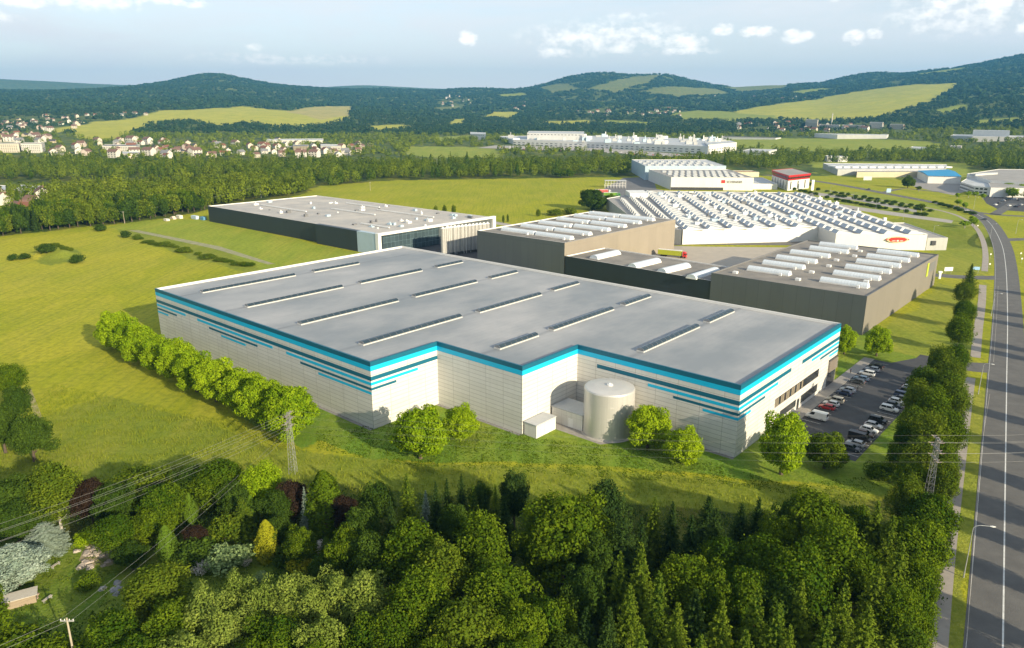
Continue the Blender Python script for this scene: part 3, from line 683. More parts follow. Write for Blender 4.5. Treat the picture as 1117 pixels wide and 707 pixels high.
for x, y, L in ((-150,30,60),(-95,52,50),(-60,70,60),(-30,20,28),(-120,80,40)):
    mb = MB(); mb.box(-L/2,-.4,.3,L/2,.4,1.0)
    for s in np.arange(-L/2+1, L/2, 5): mb.box(s,-.3,0,s+.2,.3,.3)
    q = mb.build('roof_duct', wht, w2); q.location = (x, y, 11.3)
sil_m = panel_mat('silo_steel', (.50,.49,.46), .8, 2.4, .03, .7, .06, .4); sil_m.node_tree.nodes['Principled BSDF'].inputs['Metallic'].default_value = .5
def silo():
    o = thing('silo', 'tall slim cream silo in the row beside the charcoal warehouse', 'silo', (0,0,0), 0, 'silos in a row beside the charcoal warehouse')
    mb = MB(); lathe(mb, [(1.4,1.5),(1.4,15.9)], 20); mb.build('silo_shell', sil_m, o, True)
    mb = MB(); lathe(mb, [(1.4,15.9),(.4,16.4),(.4,16.8),(0,16.8)], 20); mb.build('silo_top', wht, o)
    mb = MB(); lathe(mb, [(.3,.4),(1.4,1.5)], 20)
    for k in range(4):
        a = k*math.pi/2+.7; mb.tube((1.3*math.cos(a),1.3*math.sin(a),0),(1.3*math.cos(a),1.3*math.sin(a),1.6),.12)
    mb.build('silo_hopper', capg, o)
    mb = MB(); mb.tube((1.5,0,0),(1.5,0,16.3),.12,.12,6); mb.build('filling_pipe', wht, o)
    return o
s0 = silo(); k = 0
for i in range(12):
    for row in (0, 1):
        pa, pb = un(483, 248, 16.5), un(527, 243.5, 16.5); u = (i+.3*row)/11; x = pa[0]+(pb[0]-pa[0])*u+row*1.9; y = pa[1]+(pb[1]-pa[1])*u+row*2.9
        if k == 0: s0.location = (x, y, 0)
        else: dup(s0, (x, y, 0), rs.uniform(0, 6))
        k += 1

def hallp(name, label, P, h, wallm, roofm, z0=0, cat='industrial building', par=.4, capm=None, group=None):
    """building on an arbitrary footprint (world points, anticlockwise)"""
    ar = sum(P[i][0]*P[(i+1) % len(P)][1]-P[(i+1) % len(P)][0]*P[i][1] for i in range(len(P)))
    if ar < 0: P = P[::-1]
    ox, oy = P[0][:2]; o = thing(name, label, cat, (ox, oy, z0), 0, group); Q = [(p[0]-ox, p[1]-oy) for p in P]; n = len(Q)
    cx_, cy_ = sum(q[0] for q in Q)/n, sum(q[1] for q in Q)/n
    dd = min(1.0, .4*max(1, 1)); I = []
    for q in Q:
        L = math.hypot(q[0]-cx_, q[1]-cy_); I.append((q[0]+(cx_-q[0])/L*dd, q[1]+(cy_-q[1])/L*dd))
    mb = MB()
    for i in range(n): mb.wall(Q[i], Q[(i+1) % n], -2, h, 0)
    mb.build('wall', wallm, o)
    mb = MB(); mb.face([(*p, h-par) for p in I]); mb.build('roof', roofm, o)
    mb = MB()
    for i in range(n):
        j = (i+1) % n
        mb.face([(*Q[i],h+.02),(*Q[j],h+.02),(*I[j],h+.02),(*I[i],h+.02)]); mb.face([(*I[i],h-par),(*I[j],h-par),(*I[j],h+.02),(*I[i],h+.02)])
    mb.build('parapet', capm or wht, o)
    return o, Q
wh_pan = panel_mat('white_panel', (.70,.68,.63), 6, 12, .05, .8, .03, .5)
grw_pan = panel_mat('pale_grey_panel', (.42,.42,.40), 5, 12, .05, .8, .05, .5)
greyroof = mat('grey_roof', (.36,.34,.31), .8, (.25,.24,.22), .08, .9)
sgl = mat('sloping_glass', (.27,.32,.36), .3, (.46,.5,.53), .1, .7, spec=.5)
wroof = mat('white_roof_sheet', (.50,.51,.50), .55, (.36,.37,.36), .1, .7)
# sawtooth factory
fo, Q = hallp('sawtooth_factory', 'wide white factory under rows of sawtooth rooflights with a red oval emblem', [(107,457),(197,470),(196,441),(249,437),(266,676),(126,694)], 9.5, wh_pan, greyroof)
ox, oy = fo.location.x, fo.location.y
def saw(parent, x, y0, y1, w, h, z, ang=0, seg=16, gap=3.2):
    mb = MB(); L = y1-y0; y = 0
    while y < L-4:
        e = min(L, y+seg); a, b_, c_ = (0, 0), (w*.14, h), (w, 0)
        mb.face([(a[0],y,a[1]),(a[0],e,a[1]),(b_[0],e,b_[1]),(b_[0],y,b_[1])], 1)
        mb.face([(b_[0],y,b_[1]),(b_[0],e,b_[1]),(c_[0],e,c_[1]),(c_[0],y,c_[1])], 0)
        mb.face([(a[0],y,0),(b_[0],y,h),(c_[0],y,0)], 2); mb.face([(a[0],e,0),(c_[0],e,0),(b_[0],e,h)], 2)
        for k in range(1, 5):
            yy = y+(e-y)*k/5; mb.face([(-.03,yy-.12,.02),(-.03,yy+.12,.02),(b_[0]-.03,yy+.12,h+.02),(b_[0]-.03,yy-.12,h+.02)], 2)
        y = e+gap
    o = mb.build('sawtooth_rooflight', [wroof, sgl, wht], parent); o.location = (x, y0, z); o.rotation_euler[2] = ang; return o
for k in range(10):
    x = 1.5+k*14.6; xw = 107+x
    front = 457+(xw-107)*.144 if xw+9 < 196 else (441 if xw > 196 else 474)
    saw(fo, xw-ox, front+.6-oy, 682-oy-(xw-107)*.1, 12.0, 2.1, 9.15, -.06, 9, 3.2)
for k in range(70):
    mb = MB(); s = rs.uniform(.8, 2.2); mb.box(-s,-s,0,s,s,rs.uniform(1,2.6))
    if k % 3 == 0: mb.tube((0,0,1),(0,0,3.4),.5,.5,8)
    q = mb.build('roof_unit', rs.choice([wht, wht, capg, lb]), fo); kx = rs.randrange(10); yy = rs.uniform(478, 670); q.location = (107+13.0+kx*14.4+(yy-457)*.06-ox, yy-oy, 9.1)
mb = MB(); mb.wall((226-ox,438.6-oy-.35),(238.5-ox,437.9-oy-.35),5.2,8.6); f_ = mb.build('sign_board', mat('cream_sign', (.75,.7,.5), .6), fo)
def oval(mb, c, w, h, ny, m=0, n=24):
    mb.face([(c[0]+w*math.cos(2*math.pi*k/n), c[1], c[2]+h*math.sin(2*math.pi*k/n)) for k in range(n)], m)
bpy.data.objects.remove(f_)
mb = MB(); oval(mb, (0,-.3,0), 6.6, 1.9, 0); e_ = mb.build('emblem', mat('emblem_gold', (.6,.5,.3), .5), fo); e_.location = (232-ox, 438-oy, 6.4)
mb = MB(); oval(mb, (0,-.36,0), 5.6, 1.35, 0); mb.box(-4.2,-.5,-1.15,4.2,-.37,1.15); mb.face([(-7.2,-.37,0),(-6.4,-.37,.5),(-6.0,-.37,0),(-6.4,-.37,-.5)]); mb.face([(7.2,-.37,0),(6.4,-.37,-.5),(6.0,-.37,0),(6.4,-.37,.5)])
mb.build('emblem_field', mat('emblem_red', (.65,.03,.02), .5), e_)
mb = MB()
for x0, x1 in ((-3.4,-1.3),(-.9,-.2),(1.2,3.2)): mb.box(x0,-.56,-.8,x1,-.51,-.55)
mb.box(-.25,-.56,-1.1,.5,-.51,-.2)
mb.build('emblem_mark', wht, e_)
lo, Q = hallp('sawtooth_annex', 'narrow grey-walled factory wing with two rows of slanted glass rooflights', [(84,500),(101,462),(106.4,457.5),(125.4,692),(81,633)], 9.2, grw_pan, greyroof)
for x0, y0, y1 in ((87,520,628),(95,478,660),(103,470,684)): saw(lo, x0-lo.location.x, y0-lo.location.y, y1-lo.location.y, 5.2, 2.2, 8.85, -.04, 7, 3)
mb = MB(); mb.box(0,0,0,16,26,4); q = mb.build('roof_house', wht, lo); q.location = (102-lo.location.x, 640-lo.location.y, 8.8)
ho, Q = hallp('office_annex', 'low pale annex at the right end of the sawtooth factory', [(249.3,437),(262,437.5),(268,500),(254,500)], 7.6, grw_pan, greyroof)
mb = MB(); mb.box(252-249.3, -.6, 3.2, 254.6-249.3, .1, 5.8); mb.build('window', frame, ho)
# white hall with logo
hh, Q = hallp('logistics_hall', 'white logistics hall with a red square logo and dark lettering', [(170,795),(256,788),(262,906),(166,906)], 13.5, wh_pan, greyroof)
bk, Q = hallp('logistics_hall', 'taller grey-fronted hall rising behind the white logistics hall', [(163,915),(262,915),(270,1040),(166,1040)], 17, lb, wroof)
for (o_, nx, ny, W_, D_, z_) in ((hh, 11, 6, 86, 104, 13.1), (bk, 9, 6, 95, 110, 16.6)):
    mb = MB(); mb.box(0, 0, 0, 4.2, 7, .8); q0_ = None
    for j in range(ny):
        for i in range(nx):
            q = mb.build('rooflight', wht if j % 2 else wroof, o_) if q0_ is None else q0_.copy()
            if q0_ is not None: COL.objects.link(q)
            q0_ = q; q.location = (4+i*(W_-8)/nx+(j % 2)*3, 6+j*(D_-12)/ny, z_)
mb = MB(); mb.box(-.4,-.25,0,3.6,.0,3.2); q = mb.build('logo', mat('logo_red', (.65,.03,.02), .5), hh); q.location = (53, -4.5, 7.6)
def text(name, s, size, m, parent, loc, rot, ext=.05):
    cu = bpy.data.curves.new(name, 'FONT'); cu.body = s; cu.size = size; cu.extrude = ext
    o = bpy.data.objects.new(name, cu); COL.objects.link(o)
    dg = bpy.context.evaluated_depsgraph_get(); me = bpy.data.meshes.new_from_object(o.evaluated_get(dg)); me.materials.clear(); me.materials.append(m)
    bpy.data.objects.remove(o); o = link(name, me, parent, loc); o.rotation_euler = rot; return o
text('lettering', 'SCHENKER', 3.3, mat('letter_dark', (.03,.03,.035), .6), hh, (58, -5.3, 7.9), (math.pi/2, 0, math.atan2(-7, 86)))
mb = MB(); mb.wall((.2,-.25),(55,-4.7),0,3.0)
for k in range(7): mb.box(-.25, 8+k*12, .3, -.02, 16+k*12, 5.5)
mb.build('loading_door', frame, hh)
# connecting low roofs right of the hall
hallp('canopy_building', 'low flat roofs between the logistics hall and the red office', [(258,800),(286,800),(296,880),(262,880)], 6, wh_pan, wroof)
hallp('brown_roof_shed', 'small cream shed with an ochre roof behind the logistics hall', [(283,960),(318,960),(318,985),(283,985)], 6, mat('cream_wall', (.6,.54,.4), .8), mat('ochre_roof', (.35,.22,.1), .8))
# red and white office
A_, B_, C_ = (299.,857.), (292.,786.), (325.,813.); D_ = (332., 884.)
ro, Q = hallp('office_building', 'white office block crowned by a red storey with a window band', [B_, C_, D_, A_], 10.4, wh_pan, greyroof)
def sc(P, k): 
    cx_, cy_ = sum(p[0] for p in P)/4, sum(p[1] for p in P)/4; return [(cx_+(p[0]-cx_)*k, cy_+(p[1]-cy_)*k) for p in P]
mb = MB(); a_ = sc(Q, .98); b_ = sc(Q, 1.05)
for i in range(4):
    j = (i+1) % 4; mb.face([(*a_[i], 10.6), (*a_[j], 10.6), (*b_[j], 16.2), (*b_[i], 16.2)])
mb.face([(*p, 10.6) for p in a_[::-1]]); mb.face([(*p, 15.9) for p in b_], 1); mb.build('upper_storey', [mat('red_cladding', (.50,.025,.03), .5), greyroof], ro)
mb = MB()
for i in (0, 3):
    p, q = sc(Q, 1.03)[i], sc(Q, 1.03)[(i+1) % 4]; n = 10 if i == 0 else 12
    L = math.hypot(q[0]-p[0], q[1]-p[1]); dx, dy = (q[0]-p[0])/L, (q[1]-p[1])/L; nx, ny = dy, -dx
    for k in range(n):
        s = L*(k+.25)/n; e = L*(k+.8)/n
        mb.face([(p[0]+dx*s+nx*.4, p[1]+dy*s+ny*.4, 12.2), (p[0]+dx*e+nx*.4, p[1]+dy*e+ny*.4, 12.2), (p[0]+dx*e+nx*.75, p[1]+dy*e+ny*.75, 14.2), (p[0]+dx*s+nx*.75, p[1]+dy*s+ny*.75, 14.2)])
    p, q = Q[i], Q[(i+1) % 4]; L = math.hypot(q[0]-p[0], q[1]-p[1]); dx, dy = (q[0]-p[0])/L, (q[1]-p[1])/L; nx, ny = dy, -dx
    for k in range(3 if i == 0 else 6):
        s = L*(k+.3)/(3 if i == 0 else 6); mb.face([(p[0]+dx*s+nx*.05, p[1]+dy*s+ny*.05, 1), (p[0]+dx*(s+2.2)+nx*.05, p[1]+dy*(s+2.2)+ny*.05, 1), (p[0]+dx*(s+2.2)+nx*.05, p[1]+dy*(s+2.2)+ny*.05, 9.4), (p[0]+dx*s+nx*.05, p[1]+dy*s+ny*.05, 9.4)])
mb.build('window_band', wglass, ro)
def U(h, *ps): return [un(*p, h) for p in ps]
cream_p = panel_mat('cream_panel', (.52,.45,.30), 7, 3.3, .06, .7, .05, .6)
l1, Q = hallp('long_hall', 'long white-roofed hall with clerestory ridge beyond the red office', U(8, (914,184.8),(1031,184.2),(1033,179.4),(898,178)), 8, grw_pan, wroof)
for k in range(14):
    x = 30+k*11.5; mb = MB(); mb.box(x, 0, 0, x+8, 26, 1.8); q = mb.build('roof_ridge', wht, l1); q.location = (-20, 30, 7.6)
hallp('yellow_wing', 'cream low wing along the front of the long white-roofed hall', U(7, (935,187.6),(1002,187.4),(1003,185.6),(935,185.8)), 7, cream_p, greyroof)
for x0, x1, y0, y1, lab in ((902,911,169.5,176.5,'small white block left of a pair behind the long hall'), (914,924,170.5,176.8,'small white block right of a pair behind the long hall')):
    p0, p1 = un(x0, y1), un(x1, y1); hallp('white_block', lab, [p0, p1, (p1[0]+6, p1[1]+25), (p0[0]+6, p0[1]+25)], 9, wh_pan, wroof)
bl, Q = hallp('blue_roofed_hall', 'white hall with a bright blue shallow gable roof', U(9, (1012.9,191.5),(1048.7,192.2),(1034,184.6),(1001,186)), 8.6, wh_pan, greyroof, capm=wht)
mb = MB(); q0, q1, q2, q3 = [(*p, 8.7) for p in sc(Q, 1.03)]; m0 = ((q0[0]+q3[0])/2, (q0[1]+q3[1])/2, 10.4); m1 = ((q1[0]+q2[0])/2, (q1[1]+q2[1])/2, 10.4)
mb.face([q0, q1, m1, m0]); mb.face([m0, m1, q2, q3]); mb.face([q0, m0, q3]); mb.face([q1, q2, m1]); mb.build('pitched_roof', mat('blue_roof', (.012,.26,.50), .5), bl)
tr_, Q = hallp('large_hall', 'wide hall with broad taupe roof at the right edge, behind the white office wing', U(11, (1081,197),(1135,200),(1125,185),(1090,184.5),(1055,189.5)), 11, wh_pan, greyroof)
mb = MB(); mb.box(0,0,0,44,7,2.2); q = mb.build('roof_lantern', wroof, tr_); q.location = (20, 60, 10.8); q.rotation_euler[2] = .5
hallp('front_hall', 'lower hall with taupe roof and a dark gate in the right-hand complex', U(9, (1081,204.7),(1124,205.5),(1128,199.5),(1078,198.5)), 9, wh_pan, greyroof)
wo, Q = hallp('office_wing', 'white two-storey office wing with dark window bands, right of the blue-roofed hall', U(8, (1048.2,198.3),(1063.5,203.2),(1080,204.3),(1078,197.8),(1056,194)), 8, wh_pan, wroof)
def winrows(o, P, zs, step=4, w=2.2, h=1.5, m=None):
    n = len(P); me_ = None; ct = 0
    for i in range(n):
        p, q = P[i], P[(i+1) % n]; L = math.hypot(q[0]-p[0], q[1]-p[1]); dx, dy = (q[0]-p[0])/L, (q[1]-p[1])/L; nx, ny = dy*.12, -dx*.12
        mx, my = o.location.x+(p[0]+q[0])/2, o.location.y+(p[1]+q[1])/2
        if nx*mx+ny*my > 0: continue                     # that side faces away from everything the photo could see
        for z in zs:
            for k in range(int(L/step)):
                if ct >= 100: return
                if me_ is None:
                    mb = MB(); mb.box(0,-.06,0,w,.06,h); w_ = mb.build('window', m or wglass, o); me_ = w_.data
                else: w_ = link('window', me_, o)
                s = k*step+.8; w_.location = (p[0]+dx*s+nx*.3, p[1]+dy*s+ny*.3, z); w_.rotation_euler[2] = math.atan2(dy, dx); ct += 1
winrows(wo, Q, (1.6, 5.0), 4, 2.8, 1.6)
def gpoly(pts): 
    P = [G(*p, near=False) for p in pts]; return P, min(p[2] for p in P)
def far_hall(name, label, pts, h, wm, rm_, **k):
    P, z = gpoly(pts); o, Q = hallp(name, label, P, h, wm, rm_, z0=z, **k); return o, Q
fh, Q = far_hall('far_hall', 'long white flat-roofed hall on the green beyond the estate', [(913,151.8),(967,151.5),(969,149.5),(888,149.8)], 11, wh_pan, wroof)
far_hall('far_hall', 'white hall with stepped roof at the far right edge', [(1036,153),(1060,155),(1140,154),(1140,150),(1040,149)], 12, grw_pan, wroof)
far_hall('far_block', 'raised white block on top of the far right hall', [(1060,152),(1100,153),(1100,150.5),(1062,150)], 20, wh_pan, wroof)
sw, Q = far_hall('laboratory_building', 'small white building with a blue window band beyond the tree belt', [(810,168.8),(838,170),(847,167.5),(818,166.5)], 8, wh_pan, wroof); winrows(sw, Q, (3,), 6, 5, 1.6, m=sgl)
far_hall('long_shed', 'long thin dark-roofed shed beside the distant green', [(786,152),(846,152.4),(852,151),(790,150.5)], 6, wh_pan, mat('dark_roof', (.12,.1,.09), .8))
far_hall('small_house_block', 'pale house with two floors among bushes near the far right hall', [(1036,163.5),(1048,164),(1049,161.5),(1037,161.5)], 7, mat('cream_wall2', (.55,.5,.42), .8), greyroof)
far_hall('blue_shed', 'pale blue-grey shed beside the reddish embankment', [(988,164.5),(1006,165),(1012,161),(996,160)], 5, lb, wroof)
bf, Q = far_hall('automotive_factory', 'vast low white factory complex stretching behind the tree belt', [(560,158),(640,161.5),(773,168.3),(803,164.3),(780,157),(700,152.5),(620,150.5),(545,152)], 15, wh_pan, wroof)
winrows(bf, Q, (3, 7.5), 14, 7, 1.4)
rp = np.random.RandomState(9); n = 0
for k in range(600):
    x, y = rp.uniform(552, 795), rp.uniform(152, 166); 
    g_ = G(x, y, near=False)
    lx, ly = g_[0]-bf.location.x, g_[1]-bf.location.y
    if not inpoly(np.array([lx]), np.array([ly]), Q)[0]: continue
    s = rp.uniform(2.5, 9); mb = MB(); mb.box(-s,-s*.8,0,s,s*.8,rp.uniform(2, 6.5)); 
    if rp.rand() < .3: mb.box(-1,-1,3,1,1,rp.uniform(8, 12))
    q = mb.build('roof_plant', [wht, wroof, grw_pan, lb][rp.randint(4)], bf); q.location = (lx, ly, 14.4); q.scale = (1, 1, 1.35); n += 1
    if n > 92: break
for pts, h, lab in (([(575,157),(637,158.5),(637,153.5),(577,152.5)], 27, 'tall white production hall at the left end of the distant factory'), ([(772,168.3),(803,164.3),(797,161),(768,163.5)], 18, 'white end block at the right of the distant factory'),
                    ([(513,152),(530,153),(530,150),(513,149)], 16, 'small white gatehouse block left of the distant factory')):
    o, Q = far_hall('factory_block', lab, pts, h, wh_pan, wroof); winrows(o, Q, (h-4,), 9, 5, 1.3)
fac_z = bf.location.z
P, z = gpoly([(520,162),(640,165),(720,171),(765,173),(765,170),(640,161),(540,159)]); mb = MB(); mb.face([(p[0], p[1], p[2]+.6) for p in P]); structure('factory_car_park', mb.build('factory_car_park', conc))
# town: apartment blocks, sheds and many small houses
cw = [mat('plaster_a', (.52,.47,.37), .9), mat('plaster_b', (.58,.55,.48), .9), mat('plaster_c', (.55,.46,.3), .9), mat('plaster_d', (.6,.5,.42), .9)]
rf = [mat('roof_brown', (.17,.10,.075), .9), mat('roof_red', (.20,.085,.05), .9), mat('roof_grey', (.2,.2,.2), .9), mat('roof_dark', (.07,.065,.07), .9)]
for pts, h, wm, lab in [([(-22,166.5),(22,166.6),(24,164),(-20,164)], 17, cw[0], 'long cream apartment block at the left edge of the town'), ([(24,166.8),(47,167.2),(50,164.3),(27,164)], 18, cw[1], 'brighter cream apartment block right of the long one'),
      ([(112,164.5),(150,165.4),(153,162),(115,161)], 11, cw[1], 'wide pale school building in the left town'), ([(122,171),(150,172),(152,169.5),(124,168.8)], 7, cw[1], 'white low shed in front of the pale school building'),
      ([(291,156.5),(352,156.6),(353,154),(291,154)], 8, cw[1], 'long white works shed at the middle of the town'), ([(350,163.5),(372,164),(373,161.5),(350,161)], 9, cw[1], 'white cube building at the right end of the town'),
      ([(320,166.5),(336,167),(337,164.5),(321,164)], 13, cw[2], 'yellow apartment house in front of the long works shed'), ([(878,139.5),(891,140),(892,137.5),(880,137)], 26, cw[0], 'tallest pale apartment block below the big yellow hillside field'),
      ([(893,141),(915,141.5),(916,139),(895,138.6)], 13, cw[1], 'long pale block right of the tallest apartment block'), ([(918,141),(942,141.5),(943,139.5),(920,139)], 12, cw[0], 'cream long block in the middle of the right-hand town'),
      ([(948,140),(962,140.5),(963,138),(950,137.5)], 18, cw[1], 'white mid-rise block right of centre in the right-hand town'), ([(970,141),(985,141.5),(986,139),(972,138.6)], 14, cw[0], 'cream end block of the right-hand town'),
      ([(18,212),(40,214),(45,208),(24,206)], 5, cw[1], 'pale metal-roofed barn among trees at the left'), ([(-12,213),(8,214),(10,209),(-10,208)], 6, cw[2], 'yellowish barn at the left edge')]:
    o, Q = far_hall('apartment_block' if h > 9 else 'works_shed', lab, pts, h, wm, rf[2] if h > 9 else wroof, cat='apartment block' if h > 9 else 'shed')
    if h > 9: winrows(o, Q, [1.5+3*k for k in range(int((h-1)/3))], 3.6, 1.6, 1.4)
    elif h <= 9 and pts[0][1] < 200: winrows(o, Q, (2.5,), 6, 3, 1.2)
g_ = G(907, 136, False); mb = MB(); mb.tube((0,0,0),(0,0,38),2.0,1.3,12); o = mb.build('chimney', cw[1]); o.location = g_; tag(o, 'slender pale factory chimney rising from the right-hand town', 'chimney')
HOUSES = []
def house(w, d, h, wm, rm_):
    o = thing('house', 'x', 'house', (0, 0, -50))
    mb = MB(); mb.wall((-w/2,-d/2),(w/2,-d/2),-2,h); mb.wall((w/2,-d/2),(w/2,d/2),-2,h); mb.wall((w/2,d/2),(-w/2,d/2),-2,h); mb.wall((-w/2,d/2),(-w/2,-d/2),-2,h)
    r_ = h+d*.36; mb.face([(w/2,-d/2,h),(w/2,d/2,h),(w/2,0,r_)]); mb.face([(-w/2,d/2,h),(-w/2,-d/2,h),(-w/2,0,r_)])
    for fl in range(int(h//2.8)):
        for k in range(3):
            x = -w/2+w*(k+.3)/3; mb.box(x,-d/2-.05,.9+fl*2.8,x+w*.14,-d/2+.01,2.2+fl*2.8,1); mb.box(x,d/2-.01,.9+fl*2.8,x+w*.14,d/2+.05,2.2+fl*2.8,1)
    mb.build('wall', [wm, wglass], o)
    mb = MB(); e = .5; q = .36*e*1
    for s in (-1, 1):
        P = [(-w/2-e, s*(d/2+e), h-q+.15), (w/2+e, s*(d/2+e), h-q+.15), (w/2+e, 0, r_+.15), (-w/2-e, 0, r_+.15)]; mb.face(P if s < 0 else P[::-1])
        mb.face([(p[0], p[1], p[2]-.2) for p in P])
    mb.box(w*.2, .4, r_-1, w*.2+.8, 1.2, r_+1.1); mb.build('roof', rm_, o)
    return o
hs = []
RN = ['brown', 'orange-red', 'grey', 'dark']
for k, (w, d, h, a, b_) in enumerate([(11,9,6,0,0),(14,9,6,1,1),(12,10,5.6,1,2),(10,9,6,3,0),(13,9,5.6,0,1),(16,10,8.5,1,0),(11,8,3.2,2,3),(18,11,7,1,2)]):
    hs.append((house(w, d, h, cw[a], rf[b_]), RN[b_]))
used = set(); rh = random.Random(12); hpos = []
_fb = [(o.location.x, o.location.y) for o in bpy.data.objects if o.get('category') in ('apartment block', 'shed', 'industrial building') and math.hypot(o.location.x, o.location.y) > 1200]
def inside_far(g_): return any((g_[0]-a)**2+(g_[1]-b_)**2 < 30**2 for a, b_ in _fb)
for where, poly, n in [('in the upper left town', [(0,130),(60,126),(105,127),(100,136),(60,150),(0,152)], 44), ('in the lower left town', [(48,148),(110,150),(200,155),(290,160),(292,172),(110,174),(50,172),(50,166)], 66), ('in the left town near the edge', [(-20,150),(40,148),(46,156),(-20,158)], 12),
       ('in the middle of the town', [(285,150),(330,158),(400,158),(425,162),(400,172),(300,174),(285,165)], 30), ('in the church village', [(472,106),(500,104),(522,110),(505,118),(480,116)], 14), ('in the hillside hamlet', [(545,114),(575,112),(580,119),(548,121)], 8),
       ('in the far village below the round hill', [(620,121),(740,119),(760,127),(640,127)], 30), ('in the right-hand town', [(800,136),(880,135),(985,137),(985,143),(880,145),(800,141)], 34), ('on the dark hillside', [(755,106),(900,104),(900,110),(760,112)], 12),
       ('among the trees at the left', [(-10,216),(40,214),(56,228),(40,238),(0,240)], 9), ('in the field edge village', [(85,127),(150,124),(180,122),(150,128)], 8)]:
    W_ = [G(*p, near=False) for p in poly]; c = 0; tries = 0
    while c < n and tries < 4000:
        tries += 1
        px = rh.uniform(min(p[0] for p in poly), max(p[0] for p in poly)); py = rh.uniform(min(p[1] for p in poly), max(p[1] for p in poly))
        if not inpoly(np.array([px]), np.array([py]), poly)[0]: continue
        g_ = G(px, py, False)
        if any((g_[0]-q[0])**2+(g_[1]-q[1])**2 < 21**2 for q in hpos) or inside_far(g_): continue
        hpos.append(g_); c += 1; i = rh.randrange(7) if py < 200 else rh.randrange(7)
        if 'far village' in where or 'hamlet' in where: i = rh.choice([1, 4, 1, 0])
        pr_, rn = hs[i]; lab = 'small pale house with a %s roof %s' % (rn, where); grp = 'houses %s' % where
        kk = rh.uniform(1.0, 1.4)
        if i not in used: used.add(i); pr_.location = g_; pr_.rotation_euler[2] = rh.choice([.3,-.5,1.2,-1.0])+rh.uniform(-.2,.2); pr_['label'] = lab; pr_['group'] = grp
        else: dup(pr_, g_, rh.choice([.3,-.5,1.2,-1.0])+rh.uniform(-.2,.2), lab, grp, (kk, kk, kk))
for i, (pr_, rn) in enumerate(hs):
    if i not in used: 
        g_ = G(136+i, 160, False); pr_.location = g_; pr_['label'] = 'large pale house with a %s roof in the lower left town' % rn; pr_['group'] = 'houses in the lower left town'
# the church on the hill
g_ = G(488, 108, False); ch = thing('church', 'white church with a tower on the wooded hill', 'church', g_, .3)
mb = MB(); mb.box(-14,-7,-3,14,7,11); mb.build('nave', cw[1], ch); mb = MB(); mb.face([(-15,-8,11),(15,-8,11),(15,0,17),(-15,0,17)]); mb.face([(15,8,11),(-15,8,11),(-15,0,17),(15,0,17)]); mb.build('roof', rf[2], ch)
mb = MB(); mb.box(14.1,-4,-3,22,4,24); mb.tube((18,0,24.1),(18,0,34),5,.3,4); mb.build('tower', cw[1], ch)
# pallets and wrapped stock beside the charcoal warehouse, mound debris
for k, (x, y, w, h, c_, lab) in enumerate([(182,241,5,1.6,cw[1],'long white wrapped stack by the charcoal warehouse, leftmost'), (189,239,6,2.2,cw[3],'brownish stack of pallets between white wrapped stacks'), (196,238.5,6,2.6,cw[1],'tall white wrapped stack, third from left by the charcoal warehouse'),
        (213,239,8,2.6,lb,'pale blue container by the charcoal warehouse corner'), (222,240,5,2.4,mat('blue_wrap', (.1,.25,.4), .5),'blue container touching the charcoal warehouse corner')]):
    p = un(x, y); mb = MB()
    if k in (1,): 
        for i in range(4): mb.box(-w/2+i*w/4,-1.2,0,-w/2+(i+.85)*w/4,1.2,h*(.6+.2*(i % 3)))
    else:
        mb.box(-w/2,-1.3,.15,w/2,1.3,h)
        for i in range(int(w)): mb.box(-w/2+i+.2,-1.36,.0,-w/2+i+.35,1.36,h+.03)
    o = mb.build('container' if k > 2 else 'stock_pile', c_); o.location = (*p, 0); o.rotation_euler[2] = TH; tag(o, lab, 'container' if k > 2 else 'stack')

# ================================================================== VEHICLES
def paint(n, c): return mat('paint_'+n, c, .3, c, spec=.5)
PAINT = {'white': paint('white', (.62,.62,.6)), 'silver': paint('silver', (.38,.39,.4)), 'black': paint('black', (.012,.012,.014)), 'dark grey': paint('dark_grey', (.045,.05,.055)), 'red': paint('red', (.35,.02,.02)),
         'dark blue': paint('dark_blue', (.02,.035,.08)), 'pale blue': paint('pale_blue', (.25,.32,.38)), 'beige': paint('beige', (.42,.38,.3)), 'brown': paint('brown', (.09,.05,.03)), 'green': paint('green', (.03,.12,.05))}
rubber = mat('rubber', (.015,.015,.015), .9); rim = mat('wheel_rim', (.4,.4,.42), .35, metal=.7); lamp_m = mat('headlight_glass', (.6,.6,.58), .2); tail_m = mat('taillight_red', (.35,.01,.01), .3)
cglass = mat('car_glass', (.012,.015,.018), .08, spec=.8)
def loft(mb, secs, m=0, caps=True):
    """secs: list of closed rings (same count)"""
    for a, b_ in zip(secs[:-1], secs[1:]):
        n = len(a)
        for k in range(n): mb.face([a[k], a[(k+1) % n], b_[(k+1) % n], b_[k]], m)
    if caps: mb.face(secs[0][::-1], m); mb.face(secs[-1], m)
def ring(x, hw, z0, z1, r=.12):
    return [(x,-hw+r*.6,z0),(x,hw-r*.6,z0),(x,hw,z0+r),(x,hw,(z0+z1)/2),(x,hw-.05,z1-r*.5),(x,hw-.16,z1),(x,-hw+.16,z1),(x,-hw+.05,z1-r*.5),(x,-hw,(z0+z1)/2),(x,-hw,z0+r)]
